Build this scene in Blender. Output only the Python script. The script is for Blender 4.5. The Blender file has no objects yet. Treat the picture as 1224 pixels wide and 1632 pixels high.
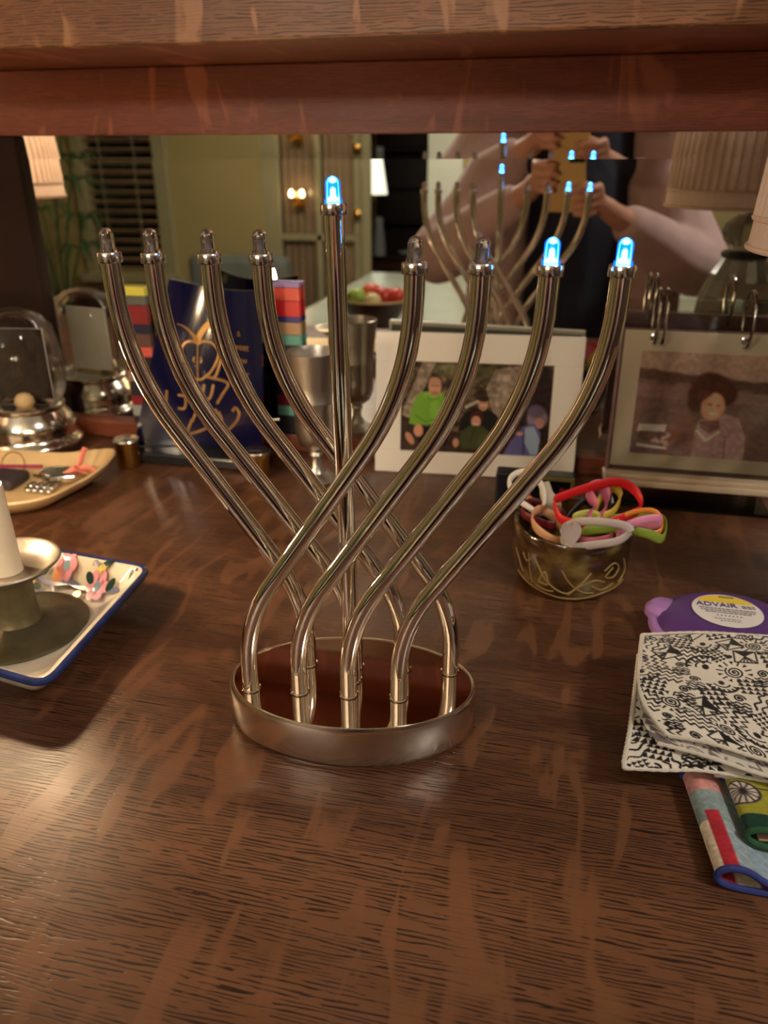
import bpy, bmesh, math, random
import numpy as np
from mathutils import Vector, Matrix
R = math.radians
S = bpy.context.scene
COL = S.collection

# ------------------------------------------------------------------ camera
YAW, PITCH = 12.7, 24.5
cam_d = bpy.data.cameras.new('camera')
cam = bpy.data.objects.new('camera', cam_d); COL.objects.link(cam)
cam.location = (0, 0, .37)
cam.rotation_euler = (R(90 - PITCH), 0, R(YAW))
cam_d.sensor_fit = 'VERTICAL'; cam_d.sensor_height = 32
cam_d.lens = 1233 / 1632 * 32
cam_d.clip_start = .005; cam_d.clip_end = 40
cam_d.dof.use_dof = True; cam_d.dof.focus_distance = .505; cam_d.dof.aperture_fstop = 6.6
S.camera = cam

# ------------------------------------------------------------------ world, exposure
w = bpy.data.worlds.new('world'); S.world = w; w.use_nodes = True
w.node_tree.nodes['Background'].inputs[0].default_value = (.02, .022, .03, 1)
w.node_tree.nodes['Background'].inputs[1].default_value = .3
S.view_settings.view_transform = 'Standard'; S.view_settings.look = 'None'
S.view_settings.gamma = 1; S.view_settings.use_curve_mapping = False
S.view_settings.exposure = 1.6
S.cycles.max_bounces = 10; S.cycles.glossy_bounces = 6; S.cycles.transmission_bounces = 8
S.cycles.transparent_max_bounces = 16; S.cycles.diffuse_bounces = 4
S.cycles.sample_clamp_indirect = 4.0; S.cycles.blur_glossy = 1.0
S.cycles.caustics_refractive = False

P_FLAME, P_BULB, P_LED, P_SHADE, P_CEIL, P_LAMP = 260.0, 60.0, 6.0, .6, 30.0, 17.0

# ------------------------------------------------------------------ materials
def lin(c):
    return tuple((x / 12.92 if x <= .04045 else ((x + .055) / 1.055) ** 2.4) for x in c)
def rgb(r, g, b): return lin((r / 255, g / 255, b / 255))
MATS = {}
def mat(name, col=(.8, .8, .8), rough=.5, metal=0, spec=.5, bump=0, bscale=60, var=0, vscale=8, emit=None, estr=0,
        trans=0, coat=0, sheen=0, alpha=1, sub=0):
    """plain procedural material: colour with a little noise variation and fine relief"""
    if name in MATS: return MATS[name]
    m = bpy.data.materials.new(name); m.use_nodes = True
    nt = m.node_tree; b = nt.nodes['Principled BSDF']; I = b.inputs
    I['Base Color'].default_value = (*col, 1); I['Roughness'].default_value = rough; I['Metallic'].default_value = metal
    I['Specular IOR Level'].default_value = spec; I['Transmission Weight'].default_value = trans
    I['Coat Weight'].default_value = coat; I['Alpha'].default_value = alpha
    I['Sheen Weight'].default_value = sheen; I['Subsurface Weight'].default_value = sub
    if sub: I['Subsurface Radius'].default_value = (.01, .005, .003)
    if emit: I['Emission Color'].default_value = (*emit, 1); I['Emission Strength'].default_value = estr
    if var or bump:
        tc = nt.nodes.new('ShaderNodeTexCoord')
    if var:
        n = nt.nodes.new('ShaderNodeTexNoise'); n.inputs['Scale'].default_value = vscale; n.inputs['Detail'].default_value = 4
        nt.links.new(tc.outputs['Object'], n.inputs['Vector'])
        r = nt.nodes.new('ShaderNodeValToRGB')
        r.color_ramp.elements[0].position = .3; r.color_ramp.elements[1].position = .7
        r.color_ramp.elements[0].color = (*[c * (1 - var) for c in col], 1)
        r.color_ramp.elements[1].color = (*[min(1, c * (1 + var)) for c in col], 1)
        nt.links.new(n.outputs['Fac'], r.inputs['Fac']); nt.links.new(r.outputs['Color'], I['Base Color'])
    if bump:
        n = nt.nodes.new('ShaderNodeTexNoise'); n.inputs['Scale'].default_value = bscale; n.inputs['Detail'].default_value = 3
        nt.links.new(tc.outputs['Object'], n.inputs['Vector'])
        bp = nt.nodes.new('ShaderNodeBump'); bp.inputs['Strength'].default_value = bump; bp.inputs['Distance'].default_value = .002
        nt.links.new(n.outputs['Fac'], bp.inputs['Height']); nt.links.new(bp.outputs['Normal'], I['Normal'])
    MATS[name] = m
    return m

def wood(name, dark, mid, light, pore=(.02, .01, .006), rough=.36, gs=1.0, axis='X', fleck=.55, spec=.45, bump=.3, fscale=1.0, coat=0.0, pscale=1.0, pmix=.72, fmix=.5):
    """quarter-sawn oak: long pores along the grain, pale ray flecks across it"""
    m = bpy.data.materials.new(name); m.use_nodes = True
    nt = m.node_tree; N = nt.nodes; L = nt.links; b = N['Principled BSDF']
    tc = N.new('ShaderNodeTexCoord')
    def noise(sc, detail=3, dist=0, rough_=.5, loc=(0, 0, 0)):
        mp = N.new('ShaderNodeMapping')
        sc = {'X': sc, 'Z': (sc[2], sc[1], sc[0]), 'Y': (sc[1], sc[0], sc[2])}[axis]
        mp.inputs['Scale'].default_value = [s * gs for s in sc]; mp.inputs['Location'].default_value = loc
        L.new(tc.outputs['Object'], mp.inputs['Vector'])
        n = N.new('ShaderNodeTexNoise'); n.inputs['Scale'].default_value = 1; n.inputs['Detail'].default_value = detail
        n.inputs['Distortion'].default_value = dist; n.inputs['Roughness'].default_value = rough_
        L.new(mp.outputs['Vector'], n.inputs['Vector']); return n
    def ramp(src, p0, p1, c0=(0, 0, 0), c1=(1, 1, 1)):
        r = N.new('ShaderNodeValToRGB'); e = r.color_ramp.elements
        e[0].position = p0; e[1].position = p1; e[0].color = (*c0, 1); e[1].color = (*c1, 1)
        L.new(src, r.inputs['Fac']); return r
    def mix(fac, a, c):
        x = N.new('ShaderNodeMix'); x.data_type = 'RGBA'
        if isinstance(fac, float): x.inputs[0].default_value = fac
        else: L.new(fac, x.inputs[0])
        for k, v in ((6, a), (7, c)):
            if isinstance(v, tuple): x.inputs[k].default_value = (*v, 1)
            else: L.new(v, x.inputs[k])
        return x.outputs[2]
    def math_(op, a, c):
        x = N.new('ShaderNodeMath'); x.operation = op
        for k, v in ((0, a), (1, c)):
            if isinstance(v, (int, float)): x.inputs[k].default_value = v
            else: L.new(v, x.inputs[k])
        return x.outputs[0]
    broad = noise((2.2, 14, 14), 4, .6)
    base = ramp(broad.outputs['Fac'], .32, .68, dark, mid).outputs['Color']
    fl = noise((34 * fscale, 8.5 * fscale, 8.5 * fscale), 2, 1.1, .5, (3, 1, 2))
    flm = ramp(fl.outputs['Fac'], fleck, fleck + .06).outputs['Color']
    # pores: thin lines about 3 mm apart, wandering a little, broken into dashes
    sep = N.new('ShaderNodeSeparateXYZ'); L.new(tc.outputs['Object'], sep.inputs[0])
    across = math_('ADD', sep.outputs[{'X': 1, 'Z': 0, 'Y': 0}[axis]], sep.outputs[{'X': 2, 'Z': 1, 'Y': 2}[axis]])
    wan = noise((9, 60, 60), 2, 0, .5, (1, 5, 3)); wan2 = noise((38, 330, 330), 1, 0, .5, (4, 2, 9))
    ph = math_('ADD', math_('MULTIPLY', across, 410.0 * pscale * gs), math_('ADD', math_('MULTIPLY', wan.outputs['Fac'], 3.6), math_('MULTIPLY', wan2.outputs['Fac'], 1.1)))
    tri = math_('PINGPONG', ph, .5)
    lnm = ramp(tri, .13, .22, (1, 1, 1), (0, 0, 0)).outputs['Color']
    po = noise((52 * pscale, 290 * pscale, 290 * pscale), 2, .1, .5)
    dsm = ramp(po.outputs['Fac'], .405, .465).outputs['Color']
    pom = math_('MULTIPLY', lnm, dsm)
    keep = math_('SUBTRACT', 1.0, math_('MULTIPLY', flm, .86))
    pm = math_('MULTIPLY', pom, keep)
    c = mix(math_('MULTIPLY', flm, fmix), base, light)
    c = mix(math_('MULTIPLY', pm, pmix), c, pore)
    L.new(c, b.inputs['Base Color'])
    sm = noise((5, 7, 7), 4, .3, .6, (7, 7, 7))
    rr = N.new('ShaderNodeMapRange'); rr.inputs[1].default_value = .3; rr.inputs[2].default_value = .7
    rr.inputs[3].default_value = rough - .06; rr.inputs[4].default_value = rough + .09
    L.new(sm.outputs['Fac'], rr.inputs[0]); L.new(rr.outputs[0], b.inputs['Roughness'])
    b.inputs['Specular IOR Level'].default_value = spec
    b.inputs['Coat Weight'].default_value = coat; b.inputs['Coat Roughness'].default_value = .18
    bp = N.new('ShaderNodeBump'); bp.inputs['Strength'].default_value = bump; bp.inputs['Distance'].default_value = .0006
    bp.invert = True
    L.new(pm, bp.inputs['Height']); L.new(bp.outputs['Normal'], b.inputs['Normal'])
    MATS[name] = m
    return m

def glass_thin(name, tint=(1, 1, 1), rough=.02, ior=1.45, gloss=1.0):
    """thin clear glass: mostly transparent, fresnel gloss on top"""
    m = bpy.data.materials.new(name); m.use_nodes = True
    nt = m.node_tree; N = nt.nodes; L = nt.links; N.remove(N['Principled BSDF'])
    t = N.new('ShaderNodeBsdfTransparent'); t.inputs[0].default_value = (*tint, 1)
    g = N.new('ShaderNodeBsdfGlossy'); g.inputs['Roughness'].default_value = rough
    f = N.new('ShaderNodeFresnel'); f.inputs['IOR'].default_value = ior
    mu = N.new('ShaderNodeMath'); mu.operation = 'MULTIPLY'; mu.inputs[1].default_value = gloss
    mx = N.new('ShaderNodeMixShader')
    L.new(f.outputs[0], mu.inputs[0]); L.new(mu.outputs[0], mx.inputs[0]); L.new(t.outputs[0], mx.inputs[1]); L.new(g.outputs[0], mx.inputs[2])
    L.new(mx.outputs[0], N['Material Output'].inputs[0]); MATS[name] = m
    return m

def shade_mat(name, col, tr=.45):
    m = bpy.data.materials.new(name); m.use_nodes = True
    nt = m.node_tree; N = nt.nodes; L = nt.links; N.remove(N['Principled BSDF'])
    tc = N.new('ShaderNodeTexCoord'); n = N.new('ShaderNodeTexNoise'); n.inputs['Scale'].default_value = 140
    L.new(tc.outputs['Object'], n.inputs['Vector'])
    r = N.new('ShaderNodeValToRGB'); r.color_ramp.elements[0].color = (*[c * .85 for c in col], 1); r.color_ramp.elements[1].color = (*col, 1)
    L.new(n.outputs['Fac'], r.inputs['Fac'])
    d = N.new('ShaderNodeBsdfDiffuse'); t = N.new('ShaderNodeBsdfTranslucent')
    L.new(r.outputs[0], d.inputs[0]); L.new(r.outputs[0], t.inputs[0])
    mx = N.new('ShaderNodeMixShader'); mx.inputs[0].default_value = tr
    L.new(d.outputs[0], mx.inputs[1]); L.new(t.outputs[0], mx.inputs[2]); L.new(mx.outputs[0], N['Material Output'].inputs[0])
    MATS[name] = m; return m

def emitter(name, col, strength):
    m = bpy.data.materials.new(name); m.use_nodes = True
    nt = m.node_tree; N = nt.nodes; N.remove(N['Principled BSDF'])
    e = N.new('ShaderNodeEmission'); e.inputs[0].default_value = (*col, 1); e.inputs[1].default_value = strength
    nt.links.new(e.outputs[0], N['Material Output'].inputs[0]); MATS[name] = m
    return m

def print_mat(name, rough=.5, spec=.4, sheen=0, bump=0):
    """flat print: colours ride on the mesh, weave relief from noise"""
    m = bpy.data.materials.new(name); m.use_nodes = True
    nt = m.node_tree; b = nt.nodes['Principled BSDF']
    a = nt.nodes.new('ShaderNodeAttribute'); a.attribute_name = 'print'
    nt.links.new(a.outputs['Color'], b.inputs['Base Color'])
    b.inputs['Roughness'].default_value = rough; b.inputs['Specular IOR Level'].default_value = spec; b.inputs['Sheen Weight'].default_value = sheen
    if bump:
        tc = nt.nodes.new('ShaderNodeTexCoord'); n = nt.nodes.new('ShaderNodeTexNoise'); n.inputs['Scale'].default_value = 1600
        nt.links.new(tc.outputs['Object'], n.inputs['Vector'])
        bp = nt.nodes.new('ShaderNodeBump'); bp.inputs['Strength'].default_value = bump; bp.inputs['Distance'].default_value = .0006
        nt.links.new(n.outputs['Fac'], bp.inputs['Height']); nt.links.new(bp.outputs['Normal'], b.inputs['Normal'])
    MATS[name] = m; return m

# ------------------------------------------------------------------ mesh building
class MB:
    def __init__(s): s.v = []; s.f = []; s.sm = []
    def add(s, v, f, smooth=True):
        o = len(s.v); s.v += [tuple(p) for p in v]; s.f += [tuple(i + o for i in q) for q in f]; s.sm += [smooth] * len(f); return s
    def box(s, a, b, bev=0, seg=2):
        bm = bmesh.new(); bmesh.ops.create_cube(bm, size=1)
        for v in bm.verts:
            v.co = Vector([(a[i] + b[i]) / 2 + v.co[i] * (b[i] - a[i]) for i in range(3)])
        if bev: bmesh.ops.bevel(bm, geom=bm.edges[:], offset=bev, segments=seg, profile=.5, affect='EDGES')
        bm.verts.index_update()
        s.add([v.co[:] for v in bm.verts], [[v.index for v in f.verts] for f in bm.faces], False); bm.free(); return s
    def obox(s, c, X, Y, Z, bev=0):
        """oriented box: half vectors X, Y, Z"""
        m = MB().box((-1, -1, -1), (1, 1, 1)) if not bev else None
        X, Y, Z, c = map(Vector, (X, Y, Z, c))
        if bev:
            lx, ly, lz = X.length, Y.length, Z.length
            m = MB().box((-lx, -ly, -lz), (lx, ly, lz), bev); X, Y, Z = X / lx, Y / ly, Z / lz
        return s.add([c + X * p[0] + Y * p[1] + Z * p[2] for p in m.v], m.f, False)
    def lathe(s, prof, n=40, c=(0, 0, 0), sx=1, sy=1, smooth=True, fn=None, captop=True):
        v = []; f = []
        for r, z in prof:
            for k in range(n):
                a = 2 * math.pi * k / n; rr = r * (fn(a, z) if fn else 1)
                v.append((c[0] + rr * math.cos(a) * sx, c[1] + rr * math.sin(a) * sy, c[2] + z))
        m = len(prof)
        for i in range(m - 1):
            for k in range(n):
                k2 = (k + 1) % n
                f.append((i * n + k, i * n + k2, (i + 1) * n + k2, (i + 1) * n + k))
        if prof[0][0] > 1e-6: f.append(tuple(range(n - 1, -1, -1)))
        if prof[-1][0] > 1e-6 and captop: f.append(tuple((m - 1) * n + k for k in range(n)))
        return s.add(v, f, smooth)
    def tube(s, path, r, n=12, closed=False, cap=True, flat=None, up=None):
        """sweep a circle (or an ellipse r x flat) along a path; r may be a list"""
        P = [Vector(p) for p in path]; m = len(P); rs = r if isinstance(r, (list, tuple)) else [r] * m
        T = []
        for i in range(m):
            a = P[(i - 1) % m] if (closed or i > 0) else P[i]; b = P[(i + 1) % m] if (closed or i < m - 1) else P[i]
            T.append((b - a).normalized())
        nrm = Vector(up) if up else (Vector((0, 0, 1)) if abs(T[0].z) < .9 else Vector((1, 0, 0)))
        nrm = (nrm - T[0] * nrm.dot(T[0])).normalized()
        v = []; f = []
        for i in range(m):
            if up: nrm = Vector(up)
            nrm = nrm - T[i] * nrm.dot(T[i]); nrm.normalize(); bn = T[i].cross(nrm)
            for k in range(n):
                a = 2 * math.pi * k / n
                v.append(P[i] + nrm * math.cos(a) * rs[i] + bn * math.sin(a) * (flat if flat else rs[i]))
        for i in range(m if closed else m - 1):
            j = (i + 1) % m
            for k in range(n):
                k2 = (k + 1) % n
                f.append((i * n + k, i * n + k2, j * n + k2, j * n + k))
        if cap and not closed:
            f.append(tuple(range(n - 1, -1, -1))); f.append(tuple((m - 1) * n + k for k in range(n)))
        return s.add(v, f)
    def prism(s, pts, z0, z1, smooth=False):
        n = len(pts); v = [(p[0], p[1], z0) for p in pts] + [(p[0], p[1], z1) for p in pts]
        f = [tuple(range(n - 1, -1, -1)), tuple(range(n, 2 * n))] + [(i, (i + 1) % n, n + (i + 1) % n, n + i) for i in range(n)]
        return s.add(v, f, smooth)
    def xf(s, M):
        s.v = [tuple(M @ Vector(p)) for p in s.v]; return s
    def mesh(s, name):
        me = bpy.data.meshes.new(name); me.from_pydata(s.v, [], s.f)
        me.polygons.foreach_set('use_smooth', s.sm); me.update()
        bm = bmesh.new(); bm.from_mesh(me); bmesh.ops.recalc_face_normals(bm, faces=bm.faces[:]); bm.to_mesh(me); bm.free()
        if any(s.sm): me.set_sharp_from_angle(angle=R(38))
        return me

def link(o, parent=None, world=True):
    COL.objects.link(o)
    if parent is not None:
        bpy.context.view_layer.update() if False else None
        o.parent = parent
    return o
def wmat(o):
    M = Matrix.LocRotScale(o.location, o.rotation_euler, o.scale)
    return (wmat(o.parent) @ M) if o.parent else M
def obj(name, mb, m, parent=None, local=False, label=None, kind=None):
    """one mesh object; coordinates are world ones unless local"""
    me = mb.mesh(name) if isinstance(mb, MB) else mb
    if parent is not None and not local: me.transform(wmat(parent).inverted())
    o = bpy.data.objects.new(name, me)
    if m is not None:
        me.materials.clear(); me.materials.append(m)
    link(o, parent)
    if label: o['label'] = label
    if kind: o['kind'] = kind
    return o
def smooth_by_angle(o, deg=40):
    me = o.data; me.polygons.foreach_set('use_smooth', [True] * len(me.polygons))
    me.set_sharp_from_angle(angle=R(deg)); return o
def thing(name, label, cat, loc=(0, 0, 0), rz=0, group=None, rot=None):
    o = bpy.data.objects.new(name, None); COL.objects.link(o); o.empty_display_size = .03
    o.location = loc; o.rotation_euler = rot if rot else (0, 0, rz)
    o['label'] = label; o['category'] = cat
    if group: o['group'] = group
    return o
def tag(o, label, cat, group=None):
    o['label'] = label; o['category'] = cat
    if group: o['group'] = group
    return o
def struct(name, mb, m, label=None, parent=None):
    o = obj(name, mb, m, parent)
    if parent is None: o['kind'] = 'structure'
    if label: o['label'] = label
    return o
def single(name, mb, m, label, cat, loc, group=None):
    """a thing that is one mesh, its origin at loc"""
    me = mb.mesh(name) if isinstance(mb, MB) else mb
    me.transform(Matrix.Translation(Vector(loc)).inverted())
    o = bpy.data.objects.new(name, me); me.materials.append(m); COL.objects.link(o); o.location = loc
    return tag(o, label, cat, group)
def crom(pts, n=8, closed=False):
    P = [Vector(p) for p in pts]; m = len(P); out = []
    for i in range(m if closed else m - 1):
        if closed: a, b, c, d = P[(i - 1) % m], P[i], P[(i + 1) % m], P[(i + 2) % m]
        else: a, b, c, d = P[max(i - 1, 0)], P[i], P[i + 1], P[min(i + 2, m - 1)]
        for k in range(n):
            t = k / n
            out.append(.5 * ((2 * b) + (c - a) * t + (2 * a - 5 * b + 4 * c - d) * t * t + (3 * b - a - 3 * c + d) * t ** 3))
    if not closed: out.append(P[-1])
    return out
def text_mb(body, size, M, extrude=.0002, align='CENTER'):
    cu = bpy.data.curves.new('txt', 'FONT'); cu.body = body; cu.size = size; cu.extrude = extrude; cu.align_x = align
    cu.resolution_u = 3
    o = bpy.data.objects.new('txt', cu); COL.objects.link(o)
    dg = bpy.context.evaluated_depsgraph_get(); me = bpy.data.meshes.new_from_object(o.evaluated_get(dg))
    mb = MB().add([v.co[:] for v in me.vertices], [list(p.vertices) for p in me.polygons], False)
    bpy.data.objects.remove(o); bpy.data.curves.remove(cu); bpy.data.meshes.remove(me)
    return mb.xf(M)

# painted prints ---------------------------------------------------------
class Canvas:
    def __init__(s, w, h, bg):
        s.w, s.h = w, h; s.a = np.zeros((h, w, 3)); s.a[:] = bg
    def _bb(s, x0, y0, x1, y1):
        x0, y0 = max(0, int(x0) - 1), max(0, int(y0) - 1); x1, y1 = min(s.w, int(x1) + 2), min(s.h, int(y1) + 2)
        if x1 <= x0 or y1 <= y0: return None
        Y, X = np.mgrid[y0:y1, x0:x1]; return x0, y0, x1, y1, X + .5, Y + .5
    def _put(s, B, al, col):
        x0, y0, x1, y1 = B[:4]; al = np.clip(al, 0, 1)[..., None]
        s.a[y0:y1, x0:x1] = s.a[y0:y1, x0:x1] * (1 - al) + np.array(col) * al
    def line(s, pts, wd, col):
        for (ax, ay), (bx, by) in zip(pts[:-1], pts[1:]):
            B = s._bb(min(ax, bx) - wd, min(ay, by) - wd, max(ax, bx) + wd, max(ay, by) + wd)
            if not B: continue
            X, Y = B[4], B[5]; dx, dy = bx - ax, by - ay; q = dx * dx + dy * dy + 1e-9
            t = np.clip(((X - ax) * dx + (Y - ay) * dy) / q, 0, 1)
            s._put(B, wd / 2 + .5 - np.hypot(X - ax - t * dx, Y - ay - t * dy), col)
    def ell(s, cx, cy, rx, ry, col, rot=0, soft=1.0):
        r = max(rx, ry) + soft; B = s._bb(cx - r, cy - r, cx + r, cy + r)
        if not B: return
        c, n = math.cos(rot), math.sin(rot); X, Y = B[4] - cx, B[5] - cy
        d = np.hypot((X * c + Y * n) / rx, (-X * n + Y * c) / ry)
        s._put(B, (1 - d) * min(rx, ry) / soft + .5, col)
    def poly(s, pts, col):
        xs, ys = [p[0] for p in pts], [p[1] for p in pts]; B = s._bb(min(xs), min(ys), max(xs), max(ys))
        if not B: return
        acc = np.zeros(B[4].shape)
        for ox, oy in ((-.25, -.25), (.25, -.25), (-.25, .25), (.25, .25)):
            X, Y = B[4] + ox, B[5] + oy; ins = np.zeros(X.shape, bool)
            for (ax, ay), (bx, by) in zip(pts, pts[1:] + pts[:1]):
                if ay == by: continue
                ins ^= ((ay > Y) != (by > Y)) & (X < (bx - ax) * (Y - ay) / (by - ay) + ax)
            acc += ins
        s._put(B, acc / 4, col)
    def speckle(s, amt, cell, seed=0):
        r = np.random.RandomState(seed)
        g = r.rand(s.h // cell + 3, s.w // cell + 3)
        Y, X = np.mgrid[0:s.h, 0:s.w]; fy, fx = Y / cell, X / cell; iy, ix = fy.astype(int), fx.astype(int); ty, tx = fy - iy, fx - ix
        v = (g[iy, ix] * (1 - tx) + g[iy, ix + 1] * tx) * (1 - ty) + (g[iy + 1, ix] * (1 - tx) + g[iy + 1, ix + 1] * tx) * ty
        s.a *= (1 + amt * (v - .5) * 2)[..., None]
def sheet(name, cv, fn, m, parent, local=False, thick=0, label=None):
    """a grid surface fn(s, t) -> point, coloured by a canvas (row 0 at t = 1)"""
    h, wd = cv.h, cv.w
    v = [tuple(fn(i / (wd - 1), 1 - j / (h - 1))) for j in range(h) for i in range(wd)]
    f = [(j * wd + i, (j + 1) * wd + i, (j + 1) * wd + i + 1, j * wd + i + 1) for j in range(h - 1) for i in range(wd - 1)]
    me = bpy.data.meshes.new(name); me.from_pydata(v, [], f); me.polygons.foreach_set('use_smooth', [True] * len(f))
    c = np.clip(cv.a, 0, 1).reshape(-1, 3); c = np.where(c <= .04045, c / 12.92, ((c + .055) / 1.055) ** 2.4)
    at = me.color_attributes.new('print', 'FLOAT_COLOR', 'POINT')
    at.data.foreach_set('color', np.concatenate([c, np.ones((len(c), 1))], 1).astype(np.float32).ravel())
    me.update()
    o = obj(name, me, m, parent, local, label)
    if thick:
        md = o.modifiers.new('thickness', 'SOLIDIFY'); md.thickness = thick; md.offset = -1
    return o
def sr(r, g, b): return (r / 255, g / 255, b / 255)

# tapered-chain bodies fused into one skin ---------------------------------
def blob(name, chains, m, parent=None, voxel=.008, smooth=4):
    mb = MB()
    for ch in chains:
        for p, r in ch:
            bm = bmesh.new(); bmesh.ops.create_icosphere(bm, subdivisions=2, radius=r)
            mb.add([(v.co + Vector(p))[:] for v in bm.verts], [[v.index for v in f.verts] for f in bm.faces]); bm.free()
        for (p, r), (q, r2) in zip(ch[:-1], ch[1:]):
            if (Vector(p) - Vector(q)).length > 1e-5: mb.tube([p, q], [r, r2], 14)
    o = obj(name, mb, m, parent)
    md = o.modifiers.new('fuse', 'REMESH'); md.mode = 'VOXEL'; md.voxel_size = voxel; md.use_smooth_shade = True
    if smooth:
        sm = o.modifiers.new('soften', 'SMOOTH'); sm.iterations = smooth; sm.factor = .5
    return o

# ================================================================== materials used
OAK = wood('oak_top', rgb(80, 49, 32), rgb(111, 73, 49), rgb(124, 84, 57), pore=rgb(28, 15, 10), rough=.33, fleck=.55, fmix=.36, pmix=.9)
OAKD = wood('oak_rail', rgb(104, 50, 30), rgb(142, 76, 48), rgb(164, 98, 64), pore=rgb(70, 30, 18), rough=.42, fleck=.60, fscale=.7, bump=.2, pmix=.55)
OAKF = wood('oak_cabinet', rgb(108, 68, 40), rgb(138, 92, 56), rgb(160, 112, 74), pore=rgb(66, 38, 23), rough=.42, fleck=.61, fscale=.8, pmix=.8, fmix=.75, pscale=.95)
DARKW = mat('dark_wood', rgb(58, 34, 22), .45, var=.3, vscale=14)
CHROME = mat('polished_silver', (.92, .88, .80), .035, 1)
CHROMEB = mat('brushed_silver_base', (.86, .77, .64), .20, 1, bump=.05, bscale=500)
CAPM = mat('collar_metal', (.78, .75, .72), .16, 1)
MIRROR = mat('mirror_silvering', (.80, .80, .74), .0, 1)
PEWTER = mat('pewter', (.54, .49, .42), .36, 1, bump=.14, bscale=180)
PEWTERD = mat('aged_pewter', rgb(112, 106, 84), .45, .85, var=.3, vscale=40, bump=.25, bscale=220)
SILVER = mat('worn_silver', (.72, .68, .60), .16, 1, bump=.06, bscale=60)
BRASS = mat('brass', rgb(196, 150, 76), .3, 1)
WALL = mat('olive_wall_paint', rgb(176, 160, 108), .7, var=.06, vscale=2, bump=.1, bscale=90)
TRIMM = mat('pale_trim_paint', rgb(168, 160, 124), .45, var=.05)
CEILM = mat('ceiling_paint', rgb(222, 214, 196), .8, var=.03)
FLOORM = wood('floor_boards', rgb(70, 42, 24), rgb(104, 66, 38), rgb(120, 80, 48), rough=.4, fleck=.8)
BLACK = mat('black_lacquer', (.012, .012, .013), .25)
WAX = mat('candle_wax', rgb(246, 226, 196), .42, sub=.35, var=.02)
GLASS = glass_thin('clear_glass', gloss=.7)
YM = .975

# ================================================================== room shell
FZ, CZ = -.95, 1.5
struct('floor', MB().box((-4.1, -6.6, FZ - .05), (2.0, 1.1, FZ)), FLOORM)
struct('ceiling', MB().box((-4.1, -6.6, CZ), (2.0, 1.1, CZ + .05)), CEILM)
struct('wall_front', MB().box((-4.1, 1.0, FZ), (2.0, 1.1, CZ)), WALL)
struct('wall_left', MB().box((-4.1, -3.3, FZ), (-4.0, 1.0, CZ)), WALL)
struct('wall_right', MB().box((1.9, -3.3, FZ), (2.0, 1.0, CZ)), mat('wall_dark_for_chrome', rgb(62, 44, 34), .6, var=.15, vscale=3))  # unseen wall, coloured dark only to put dark bands in the chrome arms
WY = -3.2
wb = MB()
for a, b in (((-4.1, FZ), (-3.25, CZ)), ((-3.25, FZ), (-2.70, -.34)), ((-3.25, 1.1), (-2.70, CZ)), ((-2.70, FZ), (-1.98, CZ)),
             ((-1.98, 1.12), (-.86, CZ)), ((-.86, FZ), (2.0, CZ))):
    wb.box((a[0], WY - .1, a[1]), (b[0], WY, b[1]))
struct('wall_back', wb, WALL)
fr = struct('wall_far', MB().box((-4.1, -6.6, FZ), (2.0, -6.5, CZ)), mat('far_room_paint', rgb(92, 88, 78), .8))
struct('wall_far_left', MB().box((-3.0, -6.5, FZ), (-2.9, -3.3, CZ)), MATS['far_room_paint'])
struct('wall_far_right', MB().box((.2, -6.5, FZ), (.3, -3.3, CZ)), MATS['far_room_paint'])
struct('trim_1', MB().box((-.88, WY, FZ), (-.66, WY + .035, 1.2), .006), mat('door_casing_paint', rgb(226, 230, 214), .45, var=.03))
struct('trim_2', MB().box((-1.30, WY, FZ), (-1.24, WY + .035, 1.12), .006), TRIMM)
struct('trim_3', MB().box((-1.99, WY, 1.12), (-.66, WY + .03, 1.22), .006), TRIMM)
# French door leaf with curtained panes
dr = struct('door_1', MB().box((-1.98, WY - .05, FZ), (-1.86, WY - .01, 1.12), .004).box((-1.62, WY - .05, FZ), (-1.58, WY - .01, 1.12), .004)
            .box((-1.36, WY - .05, FZ), (-1.30, WY - .01, 1.12), .004)
            .box((-1.86, WY - .05, FZ), (-1.36, WY - .01, FZ + .25), .004).box((-1.86, WY - .05, 1.0), (-1.36, WY - .01, 1.12), .004)
            .box((-1.86, WY - .05, -.12), (-1.36, WY - .01, -.08), .004), TRIMM)
CURT = mat('door_curtain', rgb(176, 150, 118), .9, var=.12, vscale=5)
for x0, x1 in ((-1.86, -1.62), (-1.58, -1.36)):
    for z0, z1 in ((FZ + .25, -.12), (-.08, 1.0)):
        obj('pane', MB().box((x0, WY - .035, z0), (x1, WY - .03, z1)), GLASS, dr)
        cv_ = MB(); n = 24
        for k in range(n):
            xa = x0 + (x1 - x0) * k / n; xb = x0 + (x1 - x0) * (k + 1) / n
            ya = WY - .07 + .008 * math.sin(k * 1.3); yb = WY - .07 + .008 * math.sin(k * 1.3 + 1.3)
            cv_.add([(xa, ya, z0), (xb, yb, z0), (xb, yb, z1), (xa, ya, z1)], [(0, 1, 2, 3)])
        obj('curtain', cv_, CURT, dr)
obj('door_handle', MB().lathe([(.0, 0), (.012, 0), (.012, .03), (.026, .035), (.028, .05), (.0, .06)], 16).xf(Matrix.Translation((-1.33, WY - .01, .05)) @ Matrix.Rotation(R(-90), 4, 'X')), BRASS, dr)
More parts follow.
